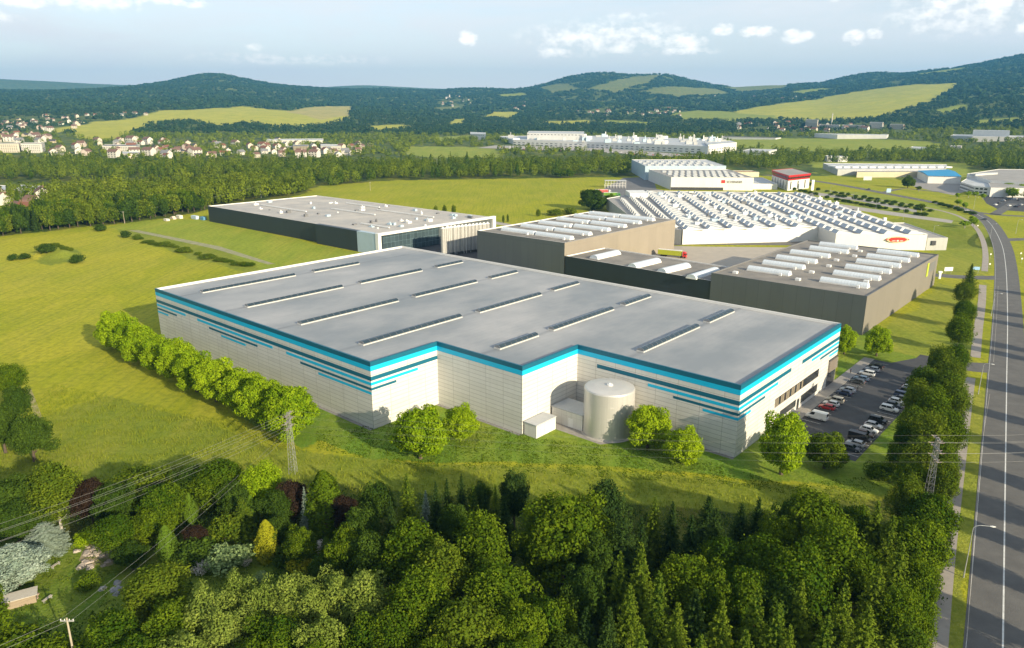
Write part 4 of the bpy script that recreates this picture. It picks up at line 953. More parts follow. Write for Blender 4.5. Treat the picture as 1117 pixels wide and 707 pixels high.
def car(name, L=4.4, Wd=1.8, kind='car', pm=None, label='x', cat='car'):
    o = thing(name, label, cat); hw = Wd/2; pm = pm or PAINT['white']
    if kind == 'car': prof = [(-L/2,.38,.72,.92),(-L/2+.15,.26,.92,.98),(-L/2+.8,.22,.98,1),(-.3,.2,.95,1),(L*.22,.2,.93,1),(L*.4,.22,.82,.98),(L/2-.12,.26,.68,.9),(L/2,.36,.58,.8)]; cab = (-L*.44,-L*.33,L*.08,L*.24,.95,1.46)
    elif kind == 'suv': prof = [(-L/2,.45,.9,.94),(-L/2+.12,.32,1.1,.99),(-L/2+.8,.28,1.12,1),(0,.26,1.08,1),(L*.24,.26,1.06,1),(L*.42,.28,.98,.98),(L/2-.1,.32,.84,.93),(L/2,.42,.7,.84)]; cab = (-L*.47,-L*.42,L*.12,L*.26,1.08,1.72)
    else: prof = [(-L/2,.45,1.2,.97),(-L/2+.1,.35,1.25,1),(0,.32,1.25,1),(L*.3,.32,1.25,1),(L*.38,.32,1.15,1),(L/2-.1,.36,.95,.95),(L/2,.42,.8,.86)]; cab = (-L*.495,-L*.485,L*.22,L*.37,1.25,2.25)
    mb = MB(); loft(mb, [ring(x, hw*k, z0, z1) for x, z0, z1, k in prof])
    x0, x1, x2, x3, zb, zt = cab; ti = .82 if kind != 'van' else .93
    A = [(x0,-hw*.93,zb-.03),(x3,-hw*.9,zb-.05),(x3,hw*.9,zb-.05),(x0,hw*.93,zb-.03)]; B_ = [(x1,-hw*ti,zt),(x2,-hw*ti,zt),(x2,hw*ti,zt),(x1,hw*ti,zt)]
    for k in range(4): mb.face([A[k], A[(k+1) % 4], B_[(k+1) % 4], B_[k]])
    C_ = [((x1+.2),-hw*ti*.85,zt+.05),((x2-.15),-hw*ti*.85,zt+.05),((x2-.15),hw*ti*.85,zt+.05),((x1+.2),hw*ti*.85,zt+.05)]
    for k in range(4): mb.face([B_[k], B_[(k+1) % 4], C_[(k+1) % 4], C_[k]])
    mb.face(C_); body = mb.build('body', pm, o)
    body.material_slots[0].link = 'OBJECT'; body.material_slots[0].material = pm
    g = MB()
    def lerp(a, b_, t_): return tuple(a[i]+(b_[i]-a[i])*t_ for i in range(3))
    for k in range(4):
        a0, a1, b0, b1 = A[k], A[(k+1) % 4], B_[k], B_[(k+1) % 4]
        nn = [(0,-.02),(.02,0),(0,.02),(-.02,0)][k]
        def P(u, v): q = lerp(lerp(a0, a1, u), lerp(b0, b1, u), v); return (q[0]+nn[0], q[1]+nn[1], q[2]+.004)
        spans = [(.04,.48),(.52,.94)] if k in (0, 2) else [(.05,.95)]
        if kind == 'van' and k in (0, 2): spans = [(.72,.95)] if k == 0 else [(.05,.28)]
        if kind == 'van' and k == 3: spans = [(.08,.48),(.52,.92)]
        for s in spans: g.face([P(s[0],.12), P(s[1],.12), P(s[1],.88), P(s[0],.88)])
    g.build('windows', cglass, o)
    wr = .33 if kind == 'car' else .37
    for sx_ in (-1, 1):
        for sy in (-1, 1):
            mb = MB(); yy = sy*(hw-.11); mb.tube((0,-.11,0),(0,.11,0),wr,wr,14); w_ = mb.build('wheel', rubber, o); w_.location = (sx_*L*.3+.05, yy, wr)
            if sx_ == 1 or True:
                m2 = MB(); m2.tube((0,sy*.112,0),(0,sy*.125,0),wr*.6,wr*.55,10); m2.build('rim', rim, w_)
        
    for sy in (-1, 1):
        mb = MB(); z = prof[-2][2]-.08; mb.box(L/2-.22,sy*hw*.66-.16,z-.1,L/2-.0,sy*hw*.66+.16,z+.05); mb.build('headlight', lamp_m, o)
        mb = MB(); mb.box(-L/2-.01,sy*hw*.72-.12,.72,-L/2+.1,sy*hw*.72+.12,.86); mb.build('taillight', tail_m, o)
    return o
def recolour(o, c):
    for ch in bpy.data.objects if False else [x for x in KIDS(o)]: pass
base = {k: None for k in ('car', 'suv', 'van')}
def put(kind, colr, loc, rot, label, group=None, cat=None, name=None):
    global base
    L = {'car': 4.4, 'suv': 4.7, 'van': 5.6}[kind]; Wd = {'car': 1.8, 'suv': 1.9, 'van': 2.05}[kind]
    if base[kind] is None:
        base[kind] = o = car(name or {'car':'parked_car','suv':'parked_car','van':'parked_van'}[kind], L, Wd, kind, PAINT[colr], label, cat or {'van':'van'}.get(kind, 'car')); o.location = loc; o.rotation_euler[2] = rot; KIDS(o)
        if group: o['group'] = group
        return o
    src = base[kind]; r = src.copy(); COL.objects.link(r); r.location = loc; r.rotation_euler = (0, 0, rot); r['label'] = label
    if group: r['group'] = group
    elif 'group' in r: del r['group']
    for ch in KIDS(src):
        c = ch.copy(); COL.objects.link(c); c.parent = r
        if ch.name.startswith('body'): c.material_slots[0].material = PAINT[colr]
        for g in KIDS(ch): d = g.copy(); COL.objects.link(d); d.parent = c
    return r
near_row = [('van','white',83.5,'white panel van nearest the big tree in the row beside the warehouse'),('car','red',92.5,'red car in the row beside the warehouse'),('car','white',96.0,'white car parked right beside the red one'),
            ('suv','beige',99.2,'cream estate car, second after the red one in the wall-side row'),('car','dark blue',107,'dark blue car alone past the cream estate in the wall-side row'),('car','dark grey',119.5,'dark grey car at the far end of the warehouse wall'),
            ('car','pale blue',123.2,'pale blue car beside the dark grey one at the end of the wall'),('car','silver',134.5,'silver car beside the black one farthest along the wall-side row'),('car','black',138.2,'black car at the very far end of the wall-side row'),('car','silver',110.2,'silver car right behind the lone dark blue one by the wall'),('suv','white',129,'white off-road car in the middle of the far wall-side group')]
far_row = [('car','dark grey',69.8,'dark grey car at the near end of the tree-side row'),('van','black',76.8,'long black van near the front of the tree-side row'),('car','brown',80.8,'brown car beside the black van'),('car','white',84.2,'white car between the brown and the black car in the tree-side row'),
           ('car','silver',88.0,'silver hatchback, second pale car in the tree-side row'),('suv','black',92.0,'black off-road car before the gap in the tree-side row'),('suv','white',102.5,'white off-road car beyond the gap in the tree-side row'),('car','dark grey',106.5,'charcoal car right behind the white off-road car'),
           ('car','white',110.0,'white hatchback mid-way in the tree-side row'),('suv','dark blue',116.3,'navy off-road car in the far half of the tree-side row'),('car','black',121.0,'low black car beside the navy off-road car'),('suv','dark grey',127.5,'dark grey off-road car near the far end of the tree-side row'),
           ('car','pale blue',133.5,'pale blue car near the far end of the tree-side row'),('car','silver',137.2,'silver car second from the far end of the tree-side row'),('car','silver',73.2,'silver car squeezed beside the long black van'),('car','dark grey',113.2,'dark grey hatchback just behind the white hatchback mid-way'),('car','white',124.3,'white car between the low black car and the dark grey off-road car'),('car','red',130.4,'dark red car beside the dark grey off-road car'),('car','black',143,'black car last in the tree-side row under the trees')]
for k, cl, y, lab in near_row: put(k, cl, (*l2w(84.6+(.4 if k == 'van' else 0), y), .03), TH+math.pi, lab)
for k, cl, y, lab in far_row: put(k, cl, (*l2w(98.2, y), .03), TH+(math.pi if len(lab) % 2 else 0), lab)
ang_r = math.atan2(road_c[60][1]-road_c[59][1], road_c[60][0]-road_c[59][0])
for px, py, k, cl, lab in [(1054,230.5,'car','white','white car on the road bend before the junction'),(1073,240,'car','dark grey','dark car at the approach to the road junction'),(947,207,'car','dark grey','dark car on the road left of the pale sign'),
                          (1000,304.5,'car','black','x')][:3]:
    p = un(px, py); put(k, cl, (*p, .04), math.pi*.85, lab)
for i, (px, py) in enumerate([(1086,224),(1090,222),(1094,219.5),(1099,218.5),(1103,218),(1107,217.5),(1112,219),(1114,224),(1108,226),(1101,225)]):
    p = un(px, py); cl = ['white','dark grey','silver','black','dark blue','white','dark grey','silver','black','white'][i]
    put('car', cl, (*p, .03), [.5,.5,2.0][i % 3], '%s car in the yard of the right-hand hall complex' % cl, 'cars in the yard of the right-hand hall complex')
rf_ = random.Random(3)
for i in range(44):
    u = i/43; g_ = G(546+218*u+rf_.uniform(-1, 1), 161.6+9.6*u+(i % 2)*1.6-.8, False); cl = rf_.choice(['white','silver','dark grey','black','red','dark blue'])
    put('car', cl, (g_[0], g_[1], g_[2]+.62), rf_.choice([.4, .5]), '%s car in the car park of the distant white factory' % cl, 'cars in the distant factory car park')
def truck(loc, rot, label, ccab, ctr, L=13.6):
    o = thing('articulated_truck', label, 'truck', (*loc, .02), rot)
    mb = MB(); mb.box(-L+1.2,-1.28,1.15,1.2,1.28,4.0)
    for k in range(13): mb.box(-L+1.7+k*1.05,-1.31,1.2,-L+1.78+k*1.05,1.31,3.9)
    mb.build('trailer', ctr, o)
    mb = MB(); mb.box(-L+1.15,-1.3,3.95,1.25,1.3,4.05); mb.build('trailer_roof', wht, o)
    mb = MB(); loft(mb, [[(2.0,-1.2,.9),(2.0,1.2,.9),(2.0,1.2,3.7),(2.0,-1.2,3.7)],[(3.2,-1.25,.5),(3.2,1.25,.5),(3.2,1.2,3.5),(3.2,-1.2,3.5)],[(4.2,-1.2,.45),(4.2,1.2,.45),(4.0,1.1,2.9),(4.0,-1.1,2.9)]]); cb = mb.build('cab', ccab, o)
    mb = MB(); mb.face([(4.19,-1.0,1.8),(4.19,1.0,1.8),(4.06,1.0,2.75),(4.06,-1.0,2.75)]); mb.face([(3.0,-1.27,1.8),(3.9,-1.25,1.8),(3.8,-1.22,2.6),(3.0,-1.25,2.6)]); mb.build('windscreen', cglass, cb)
    mb = MB(); mb.box(-L+1.5,-.5,.8,3.5,.5,1.1); mb.build('chassis', frame, o)
    for x in (-L+3.2,-L+4.5,-L+5.8,1.2,3.3):
        for sy in (-1, 1): mb = MB(); mb.tube((0,-.16,0),(0,.16,0),.5,.5,14); w_ = mb.build('wheel', rubber, o); w_.location = (x, sy*1.1, .5)
    for sy in (-1, 1): mb = MB(); mb.box(4.15,sy*.9-.15,.8,4.23,sy*.9+.15,1.0); mb.build('headlight', lamp_m, o)
    return o
tv = un(741, 281); truck(tv, math.atan2(un(752,284)[1]-un(722,281)[1], un(752,284)[0]-un(722,281)[0])+.05, 'articulated lorry with yellow-green trailer and red cab behind the grey hall', paint('lorry_red', (.5,.03,.02)), mat('lime_curtain', (.35,.38,.03), .6))
truck(un(662,211), -.05, 'parked lorry with red and white trailer beside the docking yard', paint('lorry_white', (.6,.6,.6)), mat('redwhite_curtain', (.55,.04,.03), .6, (.6,.5,.45), .3, .4))
truck(un(672,214.5), -.05, 'parked lorry with green and yellow trailer in front of the red one', paint('lorry_green', (.05,.2,.05)), mat('green_curtain', (.06,.22,.03), .6, (.35,.38,.04), .4, .5))
o = thing('scaffold_canopy', 'open steel frame shelter with a pale flat roof behind the two parked lorries', 'shelter', (*un(660,205.5), 0), -.05)
mb = MB()
for i in range(8):
    for y in (0, 9): mb.box(i*3.2,y,0,i*3.2+.25,y+.25,8)
for z in (2.6, 5.2, 7.8): mb.box(0,0,z,22.6,.2,z+.2); mb.box(0,9,z,22.6,9.2,z+.2)
mb.build('frame', wht, o); mb = MB(); mb.box(-.4,-.4,8,23,9.6,8.3); mb.build('roof', wroof, o)
# ================================================================== PEOPLE
def skin_person(label, loc, rot, shirt, trousers, hair):
    P = dict(pelvis=(0,0,.95), spine=(.01,0,1.15), chest=(.02,0,1.35), neck=(.01,0,1.5), head0=(.03,0,1.58), head1=(.03,0,1.70))
    names = list(P); V_ = [P[k] for k in names]; rad = [(.15,.13),(.14,.11),(.17,.12),(.055,.055),(.085,.075),(.095,.085)]; Eg = [(0,1),(1,2),(2,3),(3,4),(4,5)]
    def chain(root, pts, rads):
        prev = root
        for p, r_ in zip(pts, rads): V_.append(p); rad.append((r_, r_)); Eg.append((prev, len(V_)-1)); prev = len(V_)-1
        return prev
    for s, ph in ((1, .22), (-1, -.18)):
        chain(0, [(0,s*.1,.88),(ph*.55,s*.1,.5),(ph*.7-.06,s*.1,.09),(ph*.7+.12,s*.11,.04)], [.085,.06,.04,.035])
        w_ = chain(2, [(.02,s*.19,1.42),(-ph*.4,s*.25,1.14),(-ph*.4+.12,s*.24,.92),(-ph*.4+.15,s*.235,.86)], [.055,.042,.03,.035])
        for f, dy in enumerate((-.028,-.01,.01,.028)): chain(w_, [(-ph*.4+.165,s*.235+dy,.8),(-ph*.4+.16,s*.235+dy,.76-.005*(f % 3))], [.009,.008])
        chain(w_, [(-ph*.4+.195,s*.22,.83)], [.01])
    me = bpy.data.meshes.new('person'); me.from_pydata(V_, Eg, []); o = bpy.data.objects.new('person', me); COL.objects.link(o)
    md = o.modifiers.new('s', 'SKIN'); md.use_smooth_shade = True
    for i, r_ in enumerate(rad): me.skin_vertices[0].data[i].radius = r_
    me.skin_vertices[0].data[0].use_root = True
    o.modifiers.new('d', 'SUBSURF').levels = 1
    dg = bpy.context.evaluated_depsgraph_get(); m2 = bpy.data.meshes.new_from_object(o.evaluated_get(dg)); bpy.data.objects.remove(o); bpy.data.meshes.remove(me)
    m2.materials.clear()
    for m in (mat('skin', (.45,.26,.17), .6), shirt, trousers, hair, rubber): m2.materials.append(m)
    for p in m2.polygons:
        c_ = p.center; z = c_.z
        p.material_index = 3 if z > 1.68 or (z > 1.55 and c_.x < .0) else 0 if z > 1.5 or (abs(c_.y) > .2 and z < 1.12) else 1 if z > .97 else 2 if z > .1 else 4
    o = link('person', m2, None, loc); o.rotation_euler[2] = rot; tag(o, label, 'person'); return o
nv = mat('cloth_navy', (.03,.05,.1), .9); gy = mat('cloth_grey', (.3,.32,.35), .9); bk_ = mat('cloth_black', (.02,.02,.025), .9); hr = mat('hair_brown', (.04,.025,.015), .8)
skin_person('person in a pale grey top and dark trousers walking between the cars and the wall', (*l2w(86.5, 113.5), .03), TH+.6, gy, bk_, hr)
skin_person('person in dark clothes walking on the pavement at the far end of the warehouse', (*l2w(80.2, 127), .12), TH+1.7, nv, bk_, hr)
# ================================================================== STREET FURNITURE
galv = mat('galvanised', (.42,.43,.42), .5, metal=.4)
def street_lamp(loc, rot, h, arm, label, group=None):
    o = thing('street_lamp', label, 'street lamp', (*loc, 0), rot, group)
    mb = MB(); mb.tube((0,0,0),(0,0,1.2),.13,.13,8); mb.tube((0,0,1.2),(0,0,h),.10,.06,8); mb.build('pole', galv, o)
    mb = MB(); pts = [(0,0,h),(arm*.12,0,h+.45),(arm*.4,0,h+.7),(arm,0,h+.75)]
    for a, b_ in zip(pts[:-1], pts[1:]): mb.tube(a, b_, .055, .05, 6)
    mb.build('arm', galv, o)
    mb = MB(); loft(mb, [[(arm-.1,-.07,h+.7),(arm-.1,.07,h+.7),(arm-.1,.07,h+.8),(arm-.1,-.07,h+.8)],[(arm+.3,-.17,h+.68),(arm+.3,.17,h+.68),(arm+.3,.14,h+.84),(arm+.3,-.14,h+.84)],[(arm+.8,-.08,h+.72),(arm+.8,.08,h+.72),(arm+.8,.07,h+.8),(arm+.8,-.07,h+.8)]]); mb.build('lamp_head', wht, o)
    return o
street_lamp(un(1051,630), -.25, 10, 2.6, 'tall curved-arm street lamp on the verge near the bottom right')
l_ = [((1067,430),'street lamp on the verge beside the birch clump'),((1081,345),'street lamp halfway up the straight road'),((1080,260),'street lamp at the road junction'),((1062,228),'street lamp beyond the junction bend'),((1108,255),'street lamp on the side road at the right edge'),
      ((985,240),'street lamp on the green by the parking lanes'),((1017,262),'street lamp at the corner of the low annex'),((955,230),'street lamp behind the sawtooth factory roof'),((930,222),'street lamp over the shrub-lined lanes'),((905,214),'street lamp nearest the red office')]
for p, lab in l_: street_lamp(un(*p), -.6, 9, 1.8, lab)
def sign(name, label, px, py, w, h, z, c_, rot, legs=2, cat='sign'):
    o = thing(name, label, cat, (*un(px, py), 0), rot)
    mb = MB(); mb.box(-w/2,-.06,z,w/2,.06,z+h); mb.build('sign_board', c_, o)
    mb = MB()
    for k in range(legs): x = (-w*.35+k*w*.7) if legs == 2 else 0; mb.tube((x,.12,0),(x,.12,z+h*.8),.06,.06,6)
    mb.build('post', galv, o)
sign('direction_board', 'white direction board beside the drive of the grey hall', 1034, 299, 4.6, 2.0, 1.6, wht, 0.1)
sign('direction_board', 'pale blue board at the footpath beside the drive', 1064, 299, 3.2, 1.6, 2.2, mat('sign_blue_pale', (.3,.5,.7), .5), -.2)
sign('direction_board', 'large blue road sign beside the road beyond the shrubs', 969, 212, 4.5, 4.0, 1.8, mat('sign_blue', (.35,.5,.65), .5), 0)
sign('direction_board', 'pale billboard by the road in front of the cream wing', 946, 198.5, 10, 4.5, 2.0, mat('billboard', (.5,.55,.55), .5), 0)
sign('totem_sign', 'pair of tall white company totems beside the red office', 886, 208, 3.0, 11, .2, wht, .2, 1)
o = thing('white_pillar', 'small white pillar standing beside the drive of the grey hall', 'pillar', (*un(1024.5,304), 0)); mb = MB(); mb.box(-.5,-.4,0,.5,.4,3.0); mb.box(-.9,-.5,3.0,.9,.5,3.8); mb.build('pillar_body', wht, o)
mb = MB(); mb.box(-.52,-.42,3.1,.52,-.4,3.7); mb.build('sign_plate', lb, o)
for (px, py, lab) in [(1080,282,'small round traffic sign at the road edge before the junction'),(1079,293,'small square traffic sign at the road edge below the junction'),(1113,281,'first small marker sign right of the road'),(1114,287,'second small marker sign right of the road'),(1066,250,'small traffic sign at the pedestrian crossing')]:
    o = thing('traffic_sign', lab, 'traffic sign', (*un(px, py), 0)); mb = MB(); mb.tube((0,0,0),(0,0,2.6),.05,.05,6); mb.build('post', galv, o)
    mb = MB(); mb.tube((0,-.06,2.5),(0,-.02,2.5),.45,.45,16) if 'round' in lab else mb.box(-.4,-.06,2.1,.4,-.02,2.9); mb.build('sign_plate', wht if 'marker' not in lab else wht, o)
# pylons
def lattice(mb, b0, b1, h, n, r=.042, z0=0):
    def c_(z): k = b0+(b1-b0)*(z-z0)/h; return [(-k,-k),(k,-k),(k,k),(-k,k)]
    zs = [z0+h*i/n for i in range(n+1)]
    for i in range(n):
        A, B_ = c_(zs[i]), c_(zs[i+1])
        for k in range(4):
            j = (k+1) % 4
            mb.tube((*A[k],zs[i]),(*B_[k],zs[i+1]),r,r,4,caps=False); mb.tube((*A[k],zs[i]),(*B_[j],zs[i+1]),r*.6,r*.6,4,caps=False); mb.tube((*B_[k],zs[i+1]),(*B_[j],zs[i+1]),r*.6,r*.6,4,caps=False)
pyl = mat('pylon_steel', (.27,.28,.27), .6, (.2,.19,.17), .5, .6, metal=.2); ins_m = mat('insulator', (.25,.2,.17), .3)
def pylon(loc, rot, h, label, arms):
    o = thing('electricity_pylon', label, 'pylon', (*loc, 0), rot)
    mb = MB(); lattice(mb, .75, .3, h, 12); mb.build('mast', pyl, o)
    for z, a in arms:
        mb = MB()
        for s in (-1, 1): mb.tube((0,-.25,z+.35),(0+s*0,s*a,z),.07,.06,5); mb.tube((0,.25,z-.2),(0,s*a,z),.06,.05,5)
        mb.tube((0,-a,z),(0,a,z),.07,.07,5); arm = mb.build('crossarm', pyl, o)
        mb = MB()
        for s in (-1, -.5, .5, 1):
            for q in (-.35, .35): mb.tube((q*.2,s*a,z+.02),(q*1.6,s*a,z+.15),.09,.07,6)
        mb.build('insulator', ins_m, arm)
    return o
LP = un(320, 516); RP = un(1009, 560)
dirLR = math.atan2(RP[1]-LP[1], RP[0]-LP[0])
LH, RH = 15.0, 17.0
pylon(LP, dirLR, LH, 'steel lattice pylon behind the garden at the left end of the meadow', [(LH-.4,1.7),(LH-2.0,2.4),(LH-3.6,1.8)])
pylon(RP, dirLR, RH, 'steel lattice pylon among the trees beside the footpath at the right', [(RH-.3,1.8),(RH-2.2,2.6),(RH-4.4,2.0)])
wire_m = mat('wire', (.30,.30,.29), .5, metal=.3)
def cable(name, label, a, b_, sag, r=.035, group=None, m=None, n=22):
    mb = MB(); P = []
    for i in range(n+1):
        u = i/n; P.append((a[0]+(b_[0]-a[0])*u, a[1]+(b_[1]-a[1])*u, a[2]+(b_[2]-a[2])*u-sag*4*u*(1-u)))
    ox_, oy_, oz_ = P[0]
    for p, q in zip(P[:-1], P[1:]): mb.tube(tuple(p[i]-P[0][i] for i in range(3)), tuple(q[i]-P[0][i] for i in range(3)), r, r, 4, caps=False)
    o = mb.build(name, m or wire_m); o.location = P[0]; tag(o, label, 'power line', group); return o
def armpt(c_, rot, s, z): return (c_[0]-math.sin(rot)*s, c_[1]+math.cos(rot)*s, z)
WEST = un(-50, 596, 13); dW = math.atan2(LP[1]-WEST[1], LP[0]-WEST[0])
EAST = un(1240, 545)
k = 0
for (zl, al), (zr, ar) in zip([(LH-.4,1.7),(LH-2.0,2.4),(LH-3.6,1.8)], [(RH-.3,1.8),(RH-2.2,2.6),(RH-4.4,2.0)]):
    for s in (-1, 1):
        cable('power_line', 'thin overhead wire sagging between the two lattice pylons', armpt(LP, dirLR, s*al, zl+.15), armpt(RP, dirLR, s*ar, zr+.15), 2.2, .007, 'wires between the lattice pylons')
        cable('power_line', 'overhead wire from the left pylon across the garden to the left edge', armpt(LP, dirLR, s*al, zl+.15), (WEST[0], WEST[1]+s*al, zl-1+.15), 1.3, .015, 'wires left of the left pylon')
        cable('power_line', 'overhead wire from the right pylon across the road', armpt(RP, dirLR, s*ar, zr+.15), (EAST[0], EAST[1]+s*ar, zr+.15), 1.0, .017, 'wires crossing the road')
wpz = 9.0
WP = un(73, 676, wpz)
o = thing('utility_pole', 'weathered wooden utility pole with small crossarm at the bottom left', 'utility pole', (*WP, 0))
mb = MB(); mb.tube((0,0,0),(0,0,wpz+.3),.17,.12,10); mb.build('pole', mat('pole_wood', (.42,.36,.27), .9, (.3,.26,.2), 1, .6), o)
mb = MB(); mb.box(-1.0,-.06,wpz-.3,1.0,.06,wpz-.12); arm = mb.build('crossarm', mat('arm_steel', (.3,.3,.29), .6), o)
mb = MB()
for x in (-.9,-.35,.35,.9): mb.tube((x,0,wpz-.1),(x,0,wpz+.12),.06,.05,8)
mb.build('insulator', wht, arm)
for x in (-.9,.9):
    cable('service_wire', 'low wire from the wooden pole up to the left lattice pylon', (WP[0]+x, WP[1], wpz+.1), (LP[0]+x*.6, LP[1], 10.5), 1.0, .014, 'wires from the wooden pole')
    cable('service_wire', 'low wire from the wooden pole to the bottom left', (WP[0]+x, WP[1], wpz+.1), (WP[0]-30+x, WP[1]-26, wpz-1), .5, .015, 'wires below the wooden pole')
for px, py, h, lab in [(136,244,9,'wooden pole at the edge of the far meadow'),(285,216,12,'thin grey pole behind the charcoal warehouse, left of its roof corner'),(404,208,9,'pale pole on the central meadow'),(579,262,9,'thin lamp pole on the meadow beside the storage hall')]:
    p = un(px, py); o = thing('utility_pole', lab, 'utility pole', (*p, 0)); mb = MB(); mb.tube((0,0,0),(0,0,h),.16,.12,8); mb.build('pole', galv if 'grey' in lab or 'lamp' in lab else mat('pole_wood', (.42,.36,.27)), o); mb = MB(); mb.box(-.8,-.06,h-.5,.8,.06,h-.3); mb.build('crossarm', galv, o)
a, b_ = un(136,244), un(285,216)
cable('power_line', 'wire over the far meadow to the left edge', (*a, 9), (a[0]-190, a[1]-45, 9), 1.5, .05)
cable('power_line', 'wire running from the meadow pole towards the charcoal warehouse', (*a, 9), (*b_, 12), 2.5, .05)
# garden things at the lower left
def rocks(name, label, spots, c_, cat='rocks'):
    rr_ = random.Random(len(spots)); o = None
    mb = MB(); cx_, cy_ = un(*spots[0][:2])
    for px, py, s in spots:
        x, y = un(px, py); x -= cx_; y -= cy_; n = 7
        R0 = [s*rr_.uniform(.7, 1.2) for _ in range(n)]; hh_ = s*rr_.uniform(.3, .6)
        lo_ = [(x+R0[k]*math.cos(6.283*k/n), y+R0[k]*math.sin(6.283*k/n), 0) for k in range(n)]; up = [(x+R0[k]*.7*math.cos(6.283*k/n+.2), y+R0[k]*.7*math.sin(6.283*k/n+.2), hh_*rr_.uniform(.7, 1.1)) for k in range(n)]
        for k in range(n): mb.face([lo_[k], lo_[(k+1) % n], up[(k+1) % n], up[k]])
        mb.face(up)
    o = mb.build(name, c_); o.location = (cx_, cy_, 0); tag(o, label, cat); return o
stone = mat('stone', (.42,.36,.30), .9, (.27,.23,.2), .8, .8, .3, 2)
rq = random.Random(2)
rocks('rockery', 'pale stone rockery on the slope of the garden clearing', [(108+rq.gauss(0, 11), 603+rq.gauss(0, 7), rq.uniform(.3, .9)) for _ in range(42)], stone)
rocks('rockery', 'grey rockery in the shade right of the garden clearing', [(127+rq.gauss(0, 5), 643+rq.gauss(0, 4), rq.uniform(.3, .8)) for _ in range(14)], mat('stone_grey', (.28,.28,.28), .9, (.18,.18,.18), .8, .8))
rocks('rockery', 'reddish stones beneath the round blue spruce', [(24+rq.gauss(0, 10), 650+rq.gauss(0, 3), rq.uniform(.3, .7)) for _ in range(16)], mat('stone_red', (.36,.26,.2), .9, (.25,.18,.15), .8, .8))
sheet('garden_path', [(98,592),(112,590),(126,600),(132,612),(118,618),(100,616),(86,612),(90,602)], .014, mat('bare_earth2', (.34,.27,.18), .95, (.15,.16,.05), .5, .9))
g0, g1 = un(0, 668), un(29, 660); ga = math.atan2(g1[1]-g0[1], g1[0]-g0[0])
o = thing('garden_shed', 'long low pale wooden shed roof at the lower left edge', 'shed', (*g0, 0), ga)
mb = MB(); mb.box(-8,0,0,5.2,2.2,1.5); mb.build('wall', mat('shed_wood', (.3,.24,.17), .9), o); mb = MB(); mb.box(-8.3,-.3,1.5,5.5,2.5,1.62); mb.build('roof', mat('shed_roof_wood', (.5,.46,.38), .9, (.38,.34,.28), 1.2, .7), o)
for px, py, lab in ((61,618,'small grey garden slab on the clearing, upper'), (52,655,'small grey garden slab by the shed')):
    o = thing('garden_bench', lab.replace('slab','bench'), 'bench', (*un(px, py), 0), ga+.8); mb = MB(); mb.box(-.9,-.25,.42,.9,.25,.5); mb.build('seat', mat('bench_wood', (.4,.36,.3), .8), o)
    for x in (-.7,.7): mb = MB(); mb.box(x-.06,-.2,0,x+.06,.2,.42); mb.build('leg', galv, o)

# ================================================================== TREES
bark = mat('bark', (.11,.085,.06), .95, (.06,.045,.035), 1.5, .8, .3, 6); bark_l = mat('birch_bark', (.5,.48,.43), .9, (.12,.1,.09), 2.5, .8)
leaf_mat('leaf_bright', (.11,.20,.006), (.33,.43,.014), .28); leaf_mat('leaf_mid', (.024,.062,.005), (.130,.182,.009)); leaf_mat('leaf_dark', (.026,.055,.008), (.07,.115,.014))
leaf_mat('leaf_olive', (.045,.085,.008), (.155,.195,.014)); leaf_mat('leaf_willow', (.10,.15,.022), (.23,.28,.05)); leaf_mat('needle_dark', (.014,.036,.01), (.055,.09,.016), .12); leaf_mat('needle_green', (.04,.085,.01), (.165,.215,.016), .15)
leaf_mat('needle_blue', (.15,.21,.16), (.36,.42,.33), .12); leaf_mat('leaf_copper', (.022,.014,.010), (.05,.032,.02)); leaf_mat('leaf_gold', (.2,.22,.012), (.36,.35,.02)); leaf_mat('leaf_thuja', (.06,.12,.012), (.13,.2,.02), .15)
leaf_mat('leaf_far', (.022,.06,.008), (.20,.24,.018)); leaf_mat('leaf_pale', (.16,.24,.09), (.28,.36,.14)); leaf_mat('flower', (.5,.45,.42), (.7,.66,.6)); leaf_mat('leaf_hill', (.014,.04,.018), (.055,.088,.026), .1)
leaf_mat('grass_blades', (.12,.18,.010), (.28,.30,.035), .3, 0)
def leaves(rg, C, Nn, S, asp=.75):
    n = len(C); Nn = Nn/np.maximum(np.linalg.norm(Nn, axis=1, keepdims=True), 1e-6)
    a = rg.normal(size=(n, 3)); T = np.cross(Nn, a); T /= np.maximum(np.linalg.norm(T, axis=1, keepdims=True), 1e-6); B = np.cross(Nn, T)
    S = S[:, None]; h = S*.5
    Vv = np.stack([C-T*h, C-B*h*asp+T*h*.1, C+T*h, C+B*h*asp-T*h*.1], 1).reshape(-1, 3)
    return Vv, np.arange(4*n, dtype=np.int32).reshape(n, 4)
def unit(rg, n):
    v = rg.normal(size=(n, 3)); return v/np.linalg.norm(v, axis=1, keepdims=True)
